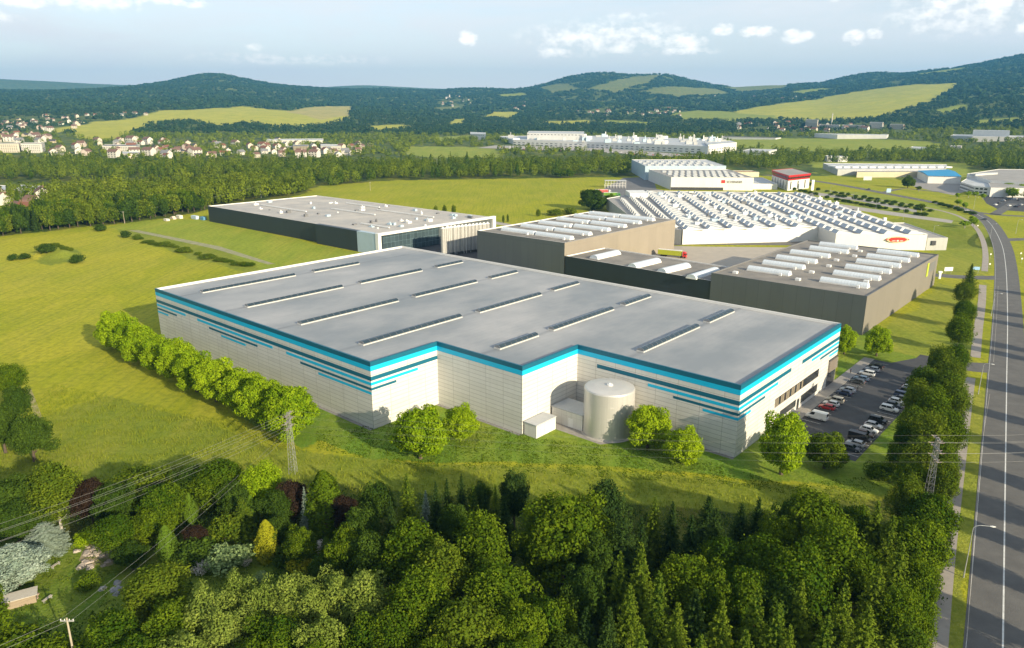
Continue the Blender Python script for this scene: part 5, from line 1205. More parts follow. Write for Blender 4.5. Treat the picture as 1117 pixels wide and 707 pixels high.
def crown_broad(seed, H, Rr, nl, per, leaf, base=.12, lr=.3, top=.5, drop=0, ragged=.25, squash=1.0, inner=.25, cover=1.85, low=0.):
    rg = np.random.RandomState(seed); z0 = H*base; c = (H-z0)/2; cz = z0+c
    # lobes: roughly even on the crown envelope, egg-shaped
    k = np.arange(nl)+.5; ph = np.arccos(1-cover*k/nl); th = np.pi*(1+5**.5)*k+rg.rand(nl)*.8
    D = np.stack([np.cos(th)*np.sin(ph), np.sin(th)*np.sin(ph), np.cos(ph)], 1)
    rad = 1-rg.rand(nl)*ragged; shape = 1+.12*np.sin(3*th+seed)+.08*np.sin(5*ph+seed)
    L = D*np.array([Rr, Rr, c])*.74*(rad*shape)[:, None]+np.array([0, 0, cz]); L[:, 2] += top*0
    L[:, :2] *= (1+low*np.clip((cz-L[:, 2])/c, 0, 1))[:, None]
    lrad = Rr*lr*(.5+1.0*rg.rand(nl)**1.3)
    Cs, Ns, Ss, Ts = [], [], [], []
    for i in range(nl):
        n = int(per*(lrad[i]/(Rr*lr))**2); d = unit(rg, n); out = D[i]; dd = d@out
        d = d[(dd > -.35)|(rg.rand(n) < .2)]; n = len(d)
        # secondary clumping inside a lobe
        q = unit(rg, 9); bump = np.max(d@q.T, axis=1)
        r_ = lrad[i]*(.62+.38*bump+.12*rg.normal(size=n))
        P = L[i]+d*r_[:, None]*np.array([1, 1, .85*squash]); P[:, 2] -= drop*rg.rand(n)*lrad[i]
        Cs.append(P); nn = d+rg.normal(size=(n, 3))*.55+np.array([0, 0, .25]); Ns.append(nn); Ss.append(leaf*(.45+1.1*rg.rand(n)**1.5)); Ts.append(np.clip(.5+.5*(rg.rand()-.5)+.9*(rg.rand(n)-.5), 0, 1))
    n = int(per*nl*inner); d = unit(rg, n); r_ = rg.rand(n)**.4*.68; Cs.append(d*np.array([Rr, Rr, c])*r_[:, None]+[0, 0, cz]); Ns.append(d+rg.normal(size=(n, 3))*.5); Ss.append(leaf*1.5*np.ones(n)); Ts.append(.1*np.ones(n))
    C = np.vstack(Cs); V_, F_ = leaves(rg, C, np.vstack(Ns), np.concatenate(Ss)); return V_, F_, np.concatenate(Ts), L
def crown_spruce(seed, H, Rr, whorls, leaf, dens=1.0, droop=.35, flat=.5, pw=.85, gap=1.0):
    rg = np.random.RandomState(seed); Cs, Ns, Ss, Ts = [], [], [], []
    for w_ in range(whorls):
        t_ = (w_+rg.rand()*.5)/whorls; z = H*(.05+.95*t_); rad = Rr*((1-t_)**pw)*(.85+.3*rg.rand())+.12
        nb = max(5, int(10*(rad/Rr)**.5+2)); a0 = rg.rand()*6.28
        for b_ in range(nb):
            a = a0+6.283*b_/nb+rg.normal()*.12; rb = rad*(.75+.4*rg.rand()); n = int(dens*(rb/leaf)*9)+6
            s = rg.rand(n)**.7; lat = rg.normal(size=n)*.16*rb*(1.15-s)*1.2
            x = s*rb*np.cos(a)-lat*np.sin(a); y = s*rb*np.sin(a)+lat*np.cos(a)
            zz = z-droop*rb*s+.22*rb*s*s-np.abs(lat)*.35+rg.normal(size=n)*leaf*.25*gap
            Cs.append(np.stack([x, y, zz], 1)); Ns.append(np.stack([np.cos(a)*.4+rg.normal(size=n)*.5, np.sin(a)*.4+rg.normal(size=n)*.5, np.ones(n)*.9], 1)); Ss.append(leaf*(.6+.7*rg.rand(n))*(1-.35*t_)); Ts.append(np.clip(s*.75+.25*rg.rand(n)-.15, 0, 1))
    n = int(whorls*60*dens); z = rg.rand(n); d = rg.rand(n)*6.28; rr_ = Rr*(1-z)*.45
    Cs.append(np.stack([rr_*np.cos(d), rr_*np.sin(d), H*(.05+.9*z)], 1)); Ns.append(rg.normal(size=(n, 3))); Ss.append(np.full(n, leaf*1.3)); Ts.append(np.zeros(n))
    C = np.vstack(Cs); V_, F_ = leaves(rg, C, np.vstack(Ns), np.concatenate(Ss), .5); return V_, F_, np.concatenate(Ts), None
def crown_column(seed, H, Rr, n, leaf):
    rg = np.random.RandomState(seed); t_ = rg.rand(n); a = rg.rand(n)*6.283; env = np.sin(np.pi*np.clip(t_*.9+.1, 0, 1)**.75)**.6*(1+.1*np.sin(a*3+t_*9)+.07*np.sin(a*7-t_*23)); r_ = Rr*env*(.8+.25*rg.rand(n))
    C = np.stack([r_*np.cos(a), r_*np.sin(a), H*t_*.99], 1); Nn = np.stack([np.cos(a), np.sin(a), .4*np.ones(n)], 1)+rg.normal(size=(n, 3))*.45
    V_, F_ = leaves(rg, C, Nn, leaf*(.6+.8*rg.rand(n)), .5); return V_, F_, rg.rand(n)*.7+.2*t_, None
def trunk_mesh(name, H, r, limbs, seed, barkm, reach=.55):
    rg = random.Random(seed); mb = MB(); pts = [(0, 0, -.3)]; n = 5
    for i in range(1, n+1): pts.append((rg.uniform(-.12, .12)*i*.5*r*2, rg.uniform(-.12, .12)*i*.5*r*2, H*reach*1.45*i/n))
    for i in range(n): mb.tube(pts[i], pts[i+1], r*(1.25 if i == 0 else 1-.15*i), r*(1-.15*(i+1)), 8, caps=False)
    for k in range(limbs):
        i = rg.randrange(1, n); a = k*2.4+rg.random(); b0 = pts[i]; L = H*rg.uniform(.09, .16)
        m1 = (b0[0]+math.cos(a)*L*.5, b0[1]+math.sin(a)*L*.5, b0[2]+L*.4); m2 = (b0[0]+math.cos(a)*L, b0[1]+math.sin(a)*L, b0[2]+L*.95)
        mb.tube(b0, m1, r*.42, r*.28, 6, caps=False); mb.tube(m1, m2, r*.28, r*.08, 6, caps=False)
    me = mb.build(name, barkm); d = me.data; bpy.data.objects.remove(me); return d
PROTO = {}     # kind -> list of (crown mesh, trunk mesh, H, R)
def reg(kind, res, H, Rr, tr): 
    V_, F_, T_, _ = res; PROTO.setdefault(kind, []).append((npmesh(kind+'_crown', V_, F_, MATS['leaf_mid'], T_), tr, H, Rr))
tb = trunk_mesh('trunk_broad', 14, .38, 10, 1, bark); tl = trunk_mesh('trunk_birch', 15, .24, 8, 2, bark_l, .5)
mbx = MB(); mbx.tube((0,0,-.3),(0,0,15.5),.26,.03,8,caps=False); _o = mbx.build('trunk_spruce', bark); ts = _o.data; bpy.data.objects.remove(_o)
for s in range(3): reg('round', crown_broad(10+s, 13, 5.6, 76, 340, .40, -.03, .23, ragged=.3, cover=1.93, low=.55), 13, 5.6, tb)           # dense planted trees
for s in range(5): reg('broad', crown_broad(20+s, 15, 6.5, 84+10*s, 300, .36, .08, .20, ragged=.68, drop=.35, inner=.15), 15, 6.5, tb)
for s in range(4): reg('loose', crown_broad(30+s, 16, 5.4, 92, 220, .32, .1, .21, drop=.8, ragged=.7, squash=1.5, inner=.2), 16, 5.4, tl)
for s in range(3): reg('willow', crown_broad(40+s, 12, 4.2, 64, 230, .27, .06, .21, drop=.3, ragged=.62, squash=1.7), 12, 4.2, tb)
for s in range(4): reg('spruce', crown_spruce(50+s, 16, 3.3+.3*s, 24, .42, 1.0), 16, 3.3+.3*s, ts)
for s in range(2): reg('pine', crown_spruce(60+s, 16, 4.6, 15, .5, .8, droop=.05, pw=.6, gap=1.6), 16, 4.6, ts)
for s in range(2): reg('column', crown_column(70+s, 6, 1.1, 5000, .2), 6, 1.1, ts)
reg('dome', crown_spruce(80, 9, 6.0, 34, .26, 2.2, droop=.35, pw=.45), 9, 6.0, ts)
for s in range(3): reg('bush', crown_broad(90+s, 3.2, 2.2, 20, 150, .26, 0.0, .36, ragged=.3), 3.2, 2.2, tb)
for s in range(5): reg('mid', crown_broad(100+s, 15, 5.6+.4*(s % 3), 30, 75, .95, .03, .30, ragged=.35), 15, 5.8, tb)
for s in range(3): reg('midfir', crown_spruce(110+s, 16, 3.2, 12, .95, .8), 16, 3.2, ts)
reg('sapling', crown_broad(120, 4.5, 1.5, 10, 60, .5, .2, .4), 4.5, 1.5, tl)
rt = random.Random(77)
NT = {}
def tree(kind, mname, loc, h, rad, label, group=None, name=None, cat='tree', trunk=True):
    P = PROTO[kind]; cm, tm_, H, Rr = P[rt.randrange(len(P))]
    nm = name or {'round':'leafy_tree','broad':'broadleaf_tree','loose':'birch_tree','willow':'willow_tree','spruce':'spruce_tree','pine':'pine_tree','column':'columnar_conifer','dome':'blue_spruce','bush':'bush','mid':'broadleaf_tree','midfir':'spruce_tree','sapling':'young_tree'}[kind]
    o = thing(nm, label, cat, loc, rt.uniform(0, 6.28), group); sx_ = rad/Rr; sz = h/H; o.scale = (sx_, sx_, sz)
    c = link('crown' if cat == 'tree' else 'foliage', cm, o); c.material_slots[0].link = 'OBJECT'; c.material_slots[0].material = MATS[mname]
    if trunk: t_ = link('trunk', tm_, o); t_.scale = (1, 1, 1) if kind not in ('column','bush','dome','sapling','willow','round') else ((.5,.5,H/22) if kind != 'round' else (1,1,.9))
    return o
def T(px, py, wpx, kind, mname, h, label, group=None, **k):
    """a tree whose tip is at photo pixel (px, py) when it is h metres tall"""
    x, y = un(px, py, h); d = math.sqrt(x*x+y*y+(CAMH-h)**2); return tree(kind, mname, (x, y, 0), h, max(.4, wpx/2*d/840), label, group, **k)
# row of bright trees along the warehouse
for i in range(10):
    u = i/9; x = -139.5+(-57+139.5)*u; y = 246+(172.5-246)*u
    h = [15.2,13.6,14.4,13.2,14.6,13.8,14.8,13.6,14.2,15.4][i]
    lab = ('%s tree from the far end of the bright green row beside the warehouse' % ORD[i]) if 0 < i < 9 else ('far left end tree of the bright green row along the warehouse' if i == 0 else 'near end tree of the bright green row beside the warehouse')
    tree('round', 'leaf_bright', (x+rt.uniform(-.8, .8), y+rt.uniform(-.8, .8), 0), h, [6.9,6.2,6.5,6.0,6.6,6.3,6.8,6.2,6.4,7.3][i], lab, 'row of planted trees along the warehouse')
for x, y, h, r_, lab in [(-22,160.5,14.6,6.9,'tall bright green tree in front of the first step of the warehouse wall'),(-13.0,170.5,10.2,4.6,'smaller bright tree tucked right of the tall one at the first wall step'),(33.6,166.3,12.3,5.9,'bright green tree right beside the round steel tank'),
        (40.4,157.6,9.8,4.7,'smaller bright tree to the right of the one beside the tank'),(61.8,152.3,16.2,5.7,'tall narrow bright tree at the near right corner of the warehouse'),(73.0,155.4,10,5.0,'round darker tree standing apart in front of the car park'),
        (124.4,237.5,11,4.8,'bright tree on the island at the far end of the car park'),(114.2,239.5,11,3.6,'tree half hidden behind the far corner of the warehouse')]:
    tree('round', 'leaf_bright' if 'darker' not in lab else 'leaf_mid', (x, y, 0), h, r_, lab)
# roadside conifers and birches
for px, py, w, kd, mn, h, lab in [(1061,287,20,'spruce','needle_green',14,'slim green larch at the head of the roadside tree row'),(1055,303,26,'loose','leaf_olive',13,'loose green tree right below the larch in the roadside row'),(1055,322,27,'loose','leaf_mid',13,'second loose tree below the larch in the roadside row'),
        (1051,339,33,'loose','leaf_mid',15,'largest loose tree in the roadside row, third below the larch')]:
    T(px, py, w, kd, mn, h, lab)
for px, py, w, kd, mn, h in [(1030,372,34,'loose','leaf_olive',15),(1047,368,32,'loose','leaf_mid',14),(1012,390,40,'loose','leaf_olive',16),(1038,394,40,'loose','leaf_olive',17),(1006,410,38,'loose','leaf_olive',15),(1024,416,44,'loose','leaf_mid',16),(1046,410,34,'loose','leaf_olive',15),
        (1000,434,36,'loose','leaf_olive',14),(1018,444,46,'loose','leaf_olive',16),(1042,440,40,'loose','leaf_mid',15),(992,458,34,'loose','leaf_mid',11),(1008,470,46,'loose','leaf_olive',14),(1032,468,44,'loose','leaf_olive',15),(984,484,30,'bush','leaf_mid',6),(1036,496,36,'loose','leaf_olive',13),(1043,388,30,'loose','leaf_olive',14),(960,505,30,'bush','leaf_mid',4),(998,500,44,'loose','leaf_mid',10)]:
    T(px, py, w, kd, mn, h, 'tall loose birch in the clump between the car park and the footpath' if kd == 'loose' else 'low green bush at the foot of the birch clump', 'birches between car park and road' if kd == 'loose' else 'bushes under the birch clump', cat='tree' if kd == 'loose' else 'bush')
# shade trees on the far side of the road, right of the frame
for u in range(9):
    p = un(1160+u*3, 330+u*38); tree('loose' if u % 2 else 'broad', 'leaf_mid', (p[0]+6, p[1], 0), 13+u % 3*2, 4.0, 'roadside tree on the right-hand verge', 'trees on the right verge')
for i in range(4, 40, 5):
    p = road_c[i]; q = road_c[i+1]; v = (q-p)/np.hypot(*(q-p)); d = 15+(i*7 % 5)*1.6
    x, y = p[0]+v[1]*d, p[1]-v[0]*d
    if 1.0 < y/ max(x, 1) < 1.28 or True: tree('broad' if i % 2 else 'loose', 'leaf_mid', (x, y, 0), 17+i % 4, 4.6, 'roadside tree on the right-hand verge', 'trees on the right verge')
# the wood in the foreground
FG = [(616,529,118,'broad','leaf_mid',20,'largest bright broadleaf in the middle of the foreground wood'),(561,508,46,'broad','needle_dark',14,'dark bushy conifer standing at the meadow edge, centre'),(663,507,56,'loose','needle_dark',20,'tall dark pine right behind the largest broadleaf'),
 (443,515,40,'spruce','needle_green',15,'bright green spruce at the meadow edge left of centre'),(464,534,18,'spruce','needle_blue',9,'small bluish spruce beside the bright green one'),(409,520,52,'broad','leaf_dark',12,'dark round broadleaf left of the bright green spruce'),
 (352,513,42,'column','leaf_mid',14,'tall dark green columnar tree right of the silver spruce'),(331,530,17,'spruce','needle_blue',11,'slender silver spruce between copper beech and columnar tree'),(318,518,44,'broad','leaf_copper',11,'copper beech left of the slender silver spruce'),(376,534,40,'broad','leaf_copper',11,'copper beech right of the columnar tree'),
 (523,523,34,'broad','leaf_dark',9,'small dark tree among the dark spruces at the meadow edge'),(92,515,44,'broad','leaf_copper',12,'copper tree behind the left birch'),(211,570,30,'broad','leaf_copper',6,'low copper shrub in the garden centre'),
 (51,494,62,'loose','leaf_olive',17,'leaning birch at the left of the garden clearing'),(146,506,84,'broad','leaf_olive',11,'wide olive broadleaf behind the garden clearing'),(45,570,44,'dome','needle_blue',6,'small silvery conifer under the leaning birch'),
 (11,592,56,'round','needle_blue',8.5,'large round silver-blue spruce at the left edge'),(204,537,15,'column','leaf_thuja',7,'small slim cypress beside the wide olive broadleaf'),(178.6,573,19,'column','leaf_thuja',7.5,'bright slim cypress at the middle of the garden'),
 (272,540,15,'column','leaf_thuja',7,'slim cypress behind the golden one'),(288.5,567,24,'column','leaf_gold',8.5,'golden-yellow columnar cypress in the garden'),(355,585,12,'column','leaf_thuja',5,'short olive cypress near the silver spruce'),(223,586,10,'column','leaf_thuja',4,'tiny dark cypress in the garden bed'),
 (262,541,34,'spruce','needle_green',9,'soft green conifer beside the slim cypress'),(235,494,72,'loose','leaf_mid',13,'airy tree at the meadow edge behind the garden'),(282,502,62,'loose','leaf_bright',12,'airy yellow-green tree left of the lattice pylon'),
 (245,597,50,'bush','leaf_pale',4,'round pale green shrub in the garden'),(243,563,40,'bush','leaf_olive',5,'olive shrub behind the pale one'),(219,612,24,'bush','flower',2,'white flowering shrub in the garden'),(268,608,12,'bush','flower',1.6,'small pinkish white flowering shrub near the golden cypress'),(285,625,18,'bush','leaf_pale',2,'greyish low shrub below the golden cypress'),
 (328,607,34,'bush','leaf_gold',3.5,'yellow shrub right of the golden cypress'),(350,590,20,'bush','flower',3,'pale blossoming shrub by the silver spruce'),(88,580,18,'bush','leaf_bright',3,'yellow-green shrub beside the birch trunk'),(310,595,30,'bush','leaf_dark',4,'dark shrub behind the yellow one'),
 (140,590,40,'broad','leaf_dark',6,'dark tree at the right edge of the garden clearing'),(93,628,22,'bush','leaf_mid',2.5,'green shrub on the garden clearing'),(209,590,44,'bush','leaf_dark',4.5,'dark rounded shrub in the centre of the garden'),
 (27,448,50,'broad','leaf_dark',13,'round dark bush-like tree at the left edge of the meadow'),(6,393,36,'broad','leaf_mid',12,'upper tree of the cluster at the left frame edge'),(14,416,30,'broad','leaf_dark',12,'middle tree of the cluster at the left frame edge'),(-6,436,44,'broad','leaf_dark',14,'lower tree of the cluster at the left frame edge'),
 (996,507,36,'loose','leaf_olive',16,'pale birch left of the right pylon'),(1019,529,66,'broad','leaf_mid',14,'bright broadleaf right of the right pylon')]
for px, py, w, kd, mn, h, lab in FG: T(px, py, w, kd, mn, h, lab, cat='bush' if kd == 'bush' else 'tree')
WOOD = [(-30,520,80,'broad','leaf_dark',13),(10,515,60,'broad','leaf_dark',13),(-40,640,80,'broad','leaf_mid',12),(120,522,50,'broad','leaf_dark',11),(172,520,56,'broad','leaf_mid',12),(205,505,46,'broad','leaf_dark',10),(255,520,46,'broad','leaf_dark',10),(300,530,44,'broad','leaf_dark',10),(165,548,50,'broad','leaf_mid',9),(120,556,50,'loose','leaf_mid',10),
 (300,560,40,'broad','leaf_dark',8),(325,572,42,'broad','leaf_mid',9),(390,548,56,'broad','leaf_dark',15),(376,570,56,'broad','leaf_mid',13),(350,600,40,'broad','leaf_dark',8),(404,572,60,'broad','leaf_dark',15),
 (487,520,24,'spruce','needle_dark',12),(503,516,26,'spruce','needle_dark',13),(516,528,24,'spruce','needle_green',12),(529,530,24,'spruce','needle_dark',12),(540,527,24,'spruce','needle_green',12),(475,524,26,'spruce','needle_dark',13),(550,540,34,'spruce','needle_dark',13),(495,545,44,'broad','leaf_dark',13),(425,540,30,'spruce','needle_dark',13),
 (445,556,90,'loose','leaf_mid',18),(523,553,84,'loose','leaf_mid',18),(480,580,86,'loose','leaf_olive',17),(541,600,96,'loose','leaf_mid',18),(455,615,100,'loose','leaf_mid',17),(505,640,96,'loose','leaf_olive',17),(565,650,80,'broad','leaf_mid',15),(598,640,70,'broad','leaf_mid',15),(430,655,70,'loose','leaf_mid',15),(560,690,80,'broad','leaf_mid',14),(625,690,70,'broad','leaf_dark',12),
 (590,560,60,'broad','leaf_mid',15),(650,570,70,'broad','leaf_dark',15),(680,560,60,'pine','needle_dark',16),(640,610,60,'broad','leaf_dark',14),
 (715,540,40,'spruce','needle_green',15),(734.5,545,36,'spruce','needle_dark',15),(700.5,590,64,'spruce','needle_green',19),(720,622,62,'spruce','needle_green',18),(688,636,56,'spruce','needle_green',17),(677,600,46,'spruce','needle_green',16),(752,592,76,'loose','leaf_mid',17),(774,540,50,'spruce','needle_dark',14),(755,560,46,'spruce','needle_dark',15),(700,562,44,'spruce','needle_dark',15),(665,660,60,'spruce','needle_dark',16),(740,655,60,'spruce','needle_green',16),(700,680,60,'spruce','needle_green',15),(760,640,60,'spruce','needle_dark',17),(640,660,46,'spruce','needle_dark',14),
 (782,552,46,'spruce','needle_dark',14),(810,548,44,'spruce','needle_dark',13),(829,541,44,'spruce','needle_dark',15),(895,531,94,'broad','leaf_mid',17),(872,538,60,'broad','leaf_dark',15),(850,556,60,'broad','leaf_mid',14),(937,540,42,'broad','leaf_mid',14),(959,545,48,'spruce','needle_green',16),(975,560,44,'spruce','needle_green',16),(1004,554,78,'broad','leaf_mid',16),(914,560,90,'loose','leaf_mid',18),(940,585,70,'loose','leaf_mid',16),
 (837,568,84,'loose','leaf_mid',18),(792,573,64,'loose','leaf_mid',16),(879,589,90,'loose','leaf_mid',18),(815,605,80,'broad','leaf_mid',17),(855,620,80,'broad','leaf_dark',16),(780,610,70,'broad','leaf_mid',16),
 (827,640,54,'spruce','needle_green',17),(876,632,50,'spruce','needle_green',17),(850,655,54,'spruce','needle_green',17),(924,632,54,'spruce','needle_green',18),(789,652,56,'spruce','needle_green',17),(904,668,60,'spruce','needle_green',17),(949,660,70,'spruce','needle_green',18),(863,680,50,'spruce','needle_green',15),(815,685,60,'spruce','needle_green',15),(765,690,60,'spruce','needle_green',15),(920,700,60,'spruce','needle_green',14),(975,690,60,'spruce','needle_green',15),
 (985,630,58,'loose','leaf_mid',15),(998,670,56,'loose','leaf_olive',14),(1006,602,50,'broad','leaf_mid',15),(985,590,60,'spruce','needle_green',17),(960,615,56,'spruce','needle_green',17),(1008,640,44,'loose','leaf_mid',13),(1010,575,44,'broad','leaf_mid',13),(1004,700,50,'loose','leaf_mid',13),
 (163,610,74,'loose','leaf_olive',12),(119,662,64,'willow','leaf_mid',11),(221,636,72,'willow','leaf_willow',12),(255,620,52,'willow','leaf_willow',12),(286,630,58,'willow','leaf_willow',13),(313,622,64,'willow','leaf_willow',13),(340,630,60,'willow','leaf_willow',13),(367,616,64,'willow','leaf_willow',14),(395,620,78,'willow','leaf_willow',14),(240,660,70,'willow','leaf_willow',12),(300,665,70,'willow','leaf_mid',12),(350,665,70,'willow','leaf_willow',13),(400,665,70,'willow','leaf_mid',13),(180,655,70,'willow','leaf_mid',11),(140,690,70,'willow','leaf_mid',10),(200,690,80,'willow','leaf_willow',11),(270,695,80,'willow','leaf_mid',11),(340,700,80,'willow','leaf_mid',11),(410,700,80,'loose','leaf_mid',12),(470,690,80,'loose','leaf_mid',14),(525,700,70,'loose','leaf_mid',13),
 (17,690,50,'bush','leaf_mid',4),(50,700,46,'bush','leaf_mid',4),(100,700,60,'bush','leaf_mid',5),(10,540,50,'broad','leaf_dark',11),(35,545,40,'broad','leaf_dark',9)]
WN = {'broad':'broadleaf tree','loose':'loose-crowned tree','willow':'soft willow-like tree','spruce':'spruce','pine':'dark pine','bush':'bush'}
MN = {'leaf_dark':'dark green','leaf_mid':'mid green','leaf_olive':'olive green','leaf_willow':'silvery green','needle_dark':'dark green','needle_green':'fresh green'}
for px, py, w, kd, mn, h in WOOD:
    zone = 'in the garden wood at the lower left' if px < 330 else 'in the left part of the foreground wood' if px < 560 else 'in the middle of the foreground wood' if px < 770 else 'in the right part of the foreground wood'
    T(px, py, w*rt.uniform(.95, 1.1), kd, mn, h*rt.uniform(.96, 1.04), '%s %s %s' % (MN[mn], WN[kd], zone), '%s %ss %s' % (MN[mn], WN[kd], zone), cat='bush' if kd == 'bush' else 'tree')
# shrubs on the mound, ditch and meadows
for px, py, w, h, lab in [(14,281,16,2.5,'leftmost of the low shrubs by the meadow mound'),(27,280,20,2.5,'second low shrub left of the meadow mound'),(52,277,34,3.4,'shrub covering the left flank of the meadow mound'),(84,284,24,3.5,'round shrub right of the meadow mound'),(110,249,22,3.5,'dark shrub at the far edge of the left meadow'),
        (137,256,18,3.2,'round shrub at the head of the meadow path'),(150,258,16,2.2,'second shrub beside the meadow path'),(178,265,26,1.8,'low scrub half-way along the meadow path'),(200,272,30,1.8,'low scrub at the lower part of the meadow path'),(228,279,34,1.6,'last low scrub of the meadow path near the warehouse roof'),
        (605,232,34,3.5,'flat scrub heap on the central meadow, left part'),(622,231,30,4,'flat scrub heap on the central meadow, right part'),(587,233,10,4,'small bush left of the scrub heap'),(475,231,9,5,'left of three small trees behind the charcoal warehouse'),(485,231,10,5.5,'middle of three small trees behind the charcoal warehouse'),(495,231,10,5.5,'right of three small trees behind the charcoal warehouse'),(549,240,5,4,'tiny tree by the meadow track, left'),(554,239,5,4,'tiny tree by the meadow track, right')]:
    x, y = un(px, py+3); tree('bush', 'leaf_dark' if 'dark' in lab or 'ound' in lab else 'leaf_olive', (x, y, float(hfun(x, y))-.2), h*1.5, w/2*pxw(x, y)*.55, lab, cat='bush')
for i in range(16):
    u = i/15; px, py = 152+u*120+rt.uniform(-2, 2), 259.5+u*30+rt.uniform(-1.5, 2); x, y = un(px, py+2)
    tree('bush', 'leaf_olive' if i % 3 else 'leaf_mid', (x, y, -.1), rt.uniform(1.2, 2.6), rt.uniform(2.2, 4.6), 'low scrubby bush in the ragged line along the meadow path', 'scrub along the meadow path', cat='bush', trunk=False)
for i in range(7):
    x, y = -275+i*2.9+rt.uniform(-1, 1), 424+rt.uniform(-5, 4)
    tree('bush', 'leaf_olive', (x, y, float(hfun(x, y))-.3), rt.uniform(1.2, 2.4), rt.uniform(2, 3.4), 'low scrub bush growing on the earth mound of the left meadow', 'scrub on the meadow mound', cat='bush', trunk=False)
x, y = un(646, 229); tree('round', 'leaf_dark', (x, y, 0), 20, 12.5, 'big rounded dark tree on the central meadow beside the factory wing')
x, y = un(665, 226); tree('round', 'leaf_mid', (x, y, 0), 12, 6, 'smaller tree just right of the big rounded meadow tree')
for px, py, w, lab in [(613,194,16,'pale round tree at the far edge of the central meadow, left'),(621,194,12,'small round tree at the far edge of the central meadow, right')]:
    x, y = un(px, py); tree('mid', 'leaf_mid', (x, y, 0), 11, w/2*pxw(x, y), lab)
for px, py, w, h, lab in [(920,266,11,6,'small round tree in front of the factory wall, left'),(938,267,13,7,'small round tree in front of the factory wall, right'),(990,205,12,14,'lone dark tree beside the shrub-lined lanes')]:
    x, y = un(px, py); tree('round', 'leaf_mid', (x, y, 0), h, w/2*pxw(x, y), lab)
# shrubs in rows on the parking lanes
rb = random.Random(8); k = 0
for pts in ([(893,208),(1000,226),14],[(905,213),(1015,231),14],[(915,219),(1010,236),10],[(900,216),(960,228),7],[(1020,222),(1060,234),8],[(860,206),(890,213),6]):
    for i in range(pts[2]):
        u = (i+rb.uniform(-.2, .2))/(pts[2]-1); px = pts[0][0]+(pts[1][0]-pts[0][0])*u; py = pts[0][1]+(pts[1][1]-pts[0][1])*u; x, y = un(px, py)
        tree('bush', 'leaf_dark', (x, y, 0), rb.uniform(2, 3.2), rb.uniform(2.4, 3.4), 'clipped round shrub in the rows by the parking lanes', 'shrubs in rows by the parking lanes', cat='bush', trunk=False)
for px, py in [(853,195),(866,198),(874,201),(858,199),(884,202),(1002,206),(1045,222),(1060,240),(1052,226),(1044,214),(1056,213),(1064,212),(1072,215),(1100,207),(1112,207),(1104,213),(1117,209),(1122,215),(1005,228),(1052,246),(1062,245)]:
    x, y = un(px, py+3); tree('mid' if px > 1090 else 'sapling', 'leaf_bright' if px > 1040 else 'leaf_olive', (x, y, 0), rb.uniform(5, 8) if px < 1090 else 11, rb.uniform(2.2, 4) if px < 1090 else 7, 'young light green tree along the estate road' if px < 1090 else 'bright green tree by the yard at the right edge', 'young trees along the estate road' if px < 1090 else 'trees by the right-hand yard')
# ------------------------------------------------ tree belts: nearest as individuals, the rest as wooded masses
def scatter(poly, n, seed, mind=6.0, flat=False):
    Wp = wp(poly) if not flat else [(*un(*p), 0) for p in poly]; xs = [p[0] for p in Wp]; ys = [p[1] for p in Wp]; rg = np.random.RandomState(seed); out = []; cell = {}
    for _ in range(60):
        X = rg.uniform(min(xs), max(xs), n*2); Y = rg.uniform(min(ys), max(ys), n*2); m = inpoly(X, Y, Wp)
        for x, y in zip(X[m], Y[m]):
            kx, ky = int(x//mind), int(y//mind)
            if any((cell.get((kx+a, ky+b_)) or (1e9, 1e9))[0] != 1e9 and math.hypot(cell[(kx+a, ky+b_)][0]-x, cell[(kx+a, ky+b_)][1]-y) < mind for a in (-1, 0, 1) for b_ in (-1, 0, 1)): continue
            cell[(kx, ky)] = (x, y); out.append((x, y))
            if len(out) >= n: return out
    return out
belts = [('left', [(-80,268),(0,258),(60,251),(120,245),(140,243),(186,236),(228,228),(270,219),(330,212),(347,205),(230,204),(185,209),(140,211),(100,213),(60,215),(56,240),(0,252),(-80,258)], 900, 'in the left-hand belt of trees behind the meadow'),
         ('centre', [(345,205),(420,197),(560,194.5),(640,192),(690,191),(716,183),(716,180),(560,180),(430,181),(345,181)], 520, 'in the tree belt beyond the central meadow'),
         ('leftback', [(-100,196),(60,197),(230,197),(330,200),(345,204),(345,181),(250,181),(100,181),(-100,181)], 620, 'in the second belt left of centre'),
         ('right', [(716,184),(850,186),(897,178),(1040,177),(1060,184),(1120,188),(1200,190),(1200,168),(1050,170),(900,173),(800,175),(716,178)], 640, 'in the right-hand belt'),
         ('hamlet', [(-20,215),(56,213),(58,240),(0,250),(-20,250)], 60, 'among the houses at the left')]
cand = []
BX = []
def blocked(x, y): return any(abs(x-h_[0]) < 9 and abs(y-h_[1]) < 9 for h_ in hpos)
BLD = [o for o in bpy.data.objects if o.parent is None and o.type == 'EMPTY' and o.get('category') in ('industrial building','apartment block','shed')]
bb = []
for o in BLD:
    w_ = next((c for c in bpy.data.objects if c.parent == o and c.name.startswith('wall')), None)
    if not w_: continue
    co = np.array([v.co[:] for v in w_.data.vertices]); a = o.rotation_euler.z; X = o.location.x+co[:,0]*math.cos(a)-co[:,1]*math.sin(a); Y = o.location.y+co[:,0]*math.sin(a)+co[:,1]*math.cos(a)
    ww = list(zip(X, Y)); n_ = len(ww)//4
    bb.append([ww[4*i] for i in range(n_)])
def inside_b(x, y, grow=1.08):
    for P in bb:
        cx_, cy_ = sum(p[0] for p in P)/len(P), sum(p[1] for p in P)/len(P)
        if inpoly(np.array([cx_+(x-cx_)/grow]), np.array([cy_+(y-cy_)/grow]), P)[0]: return True
    return False
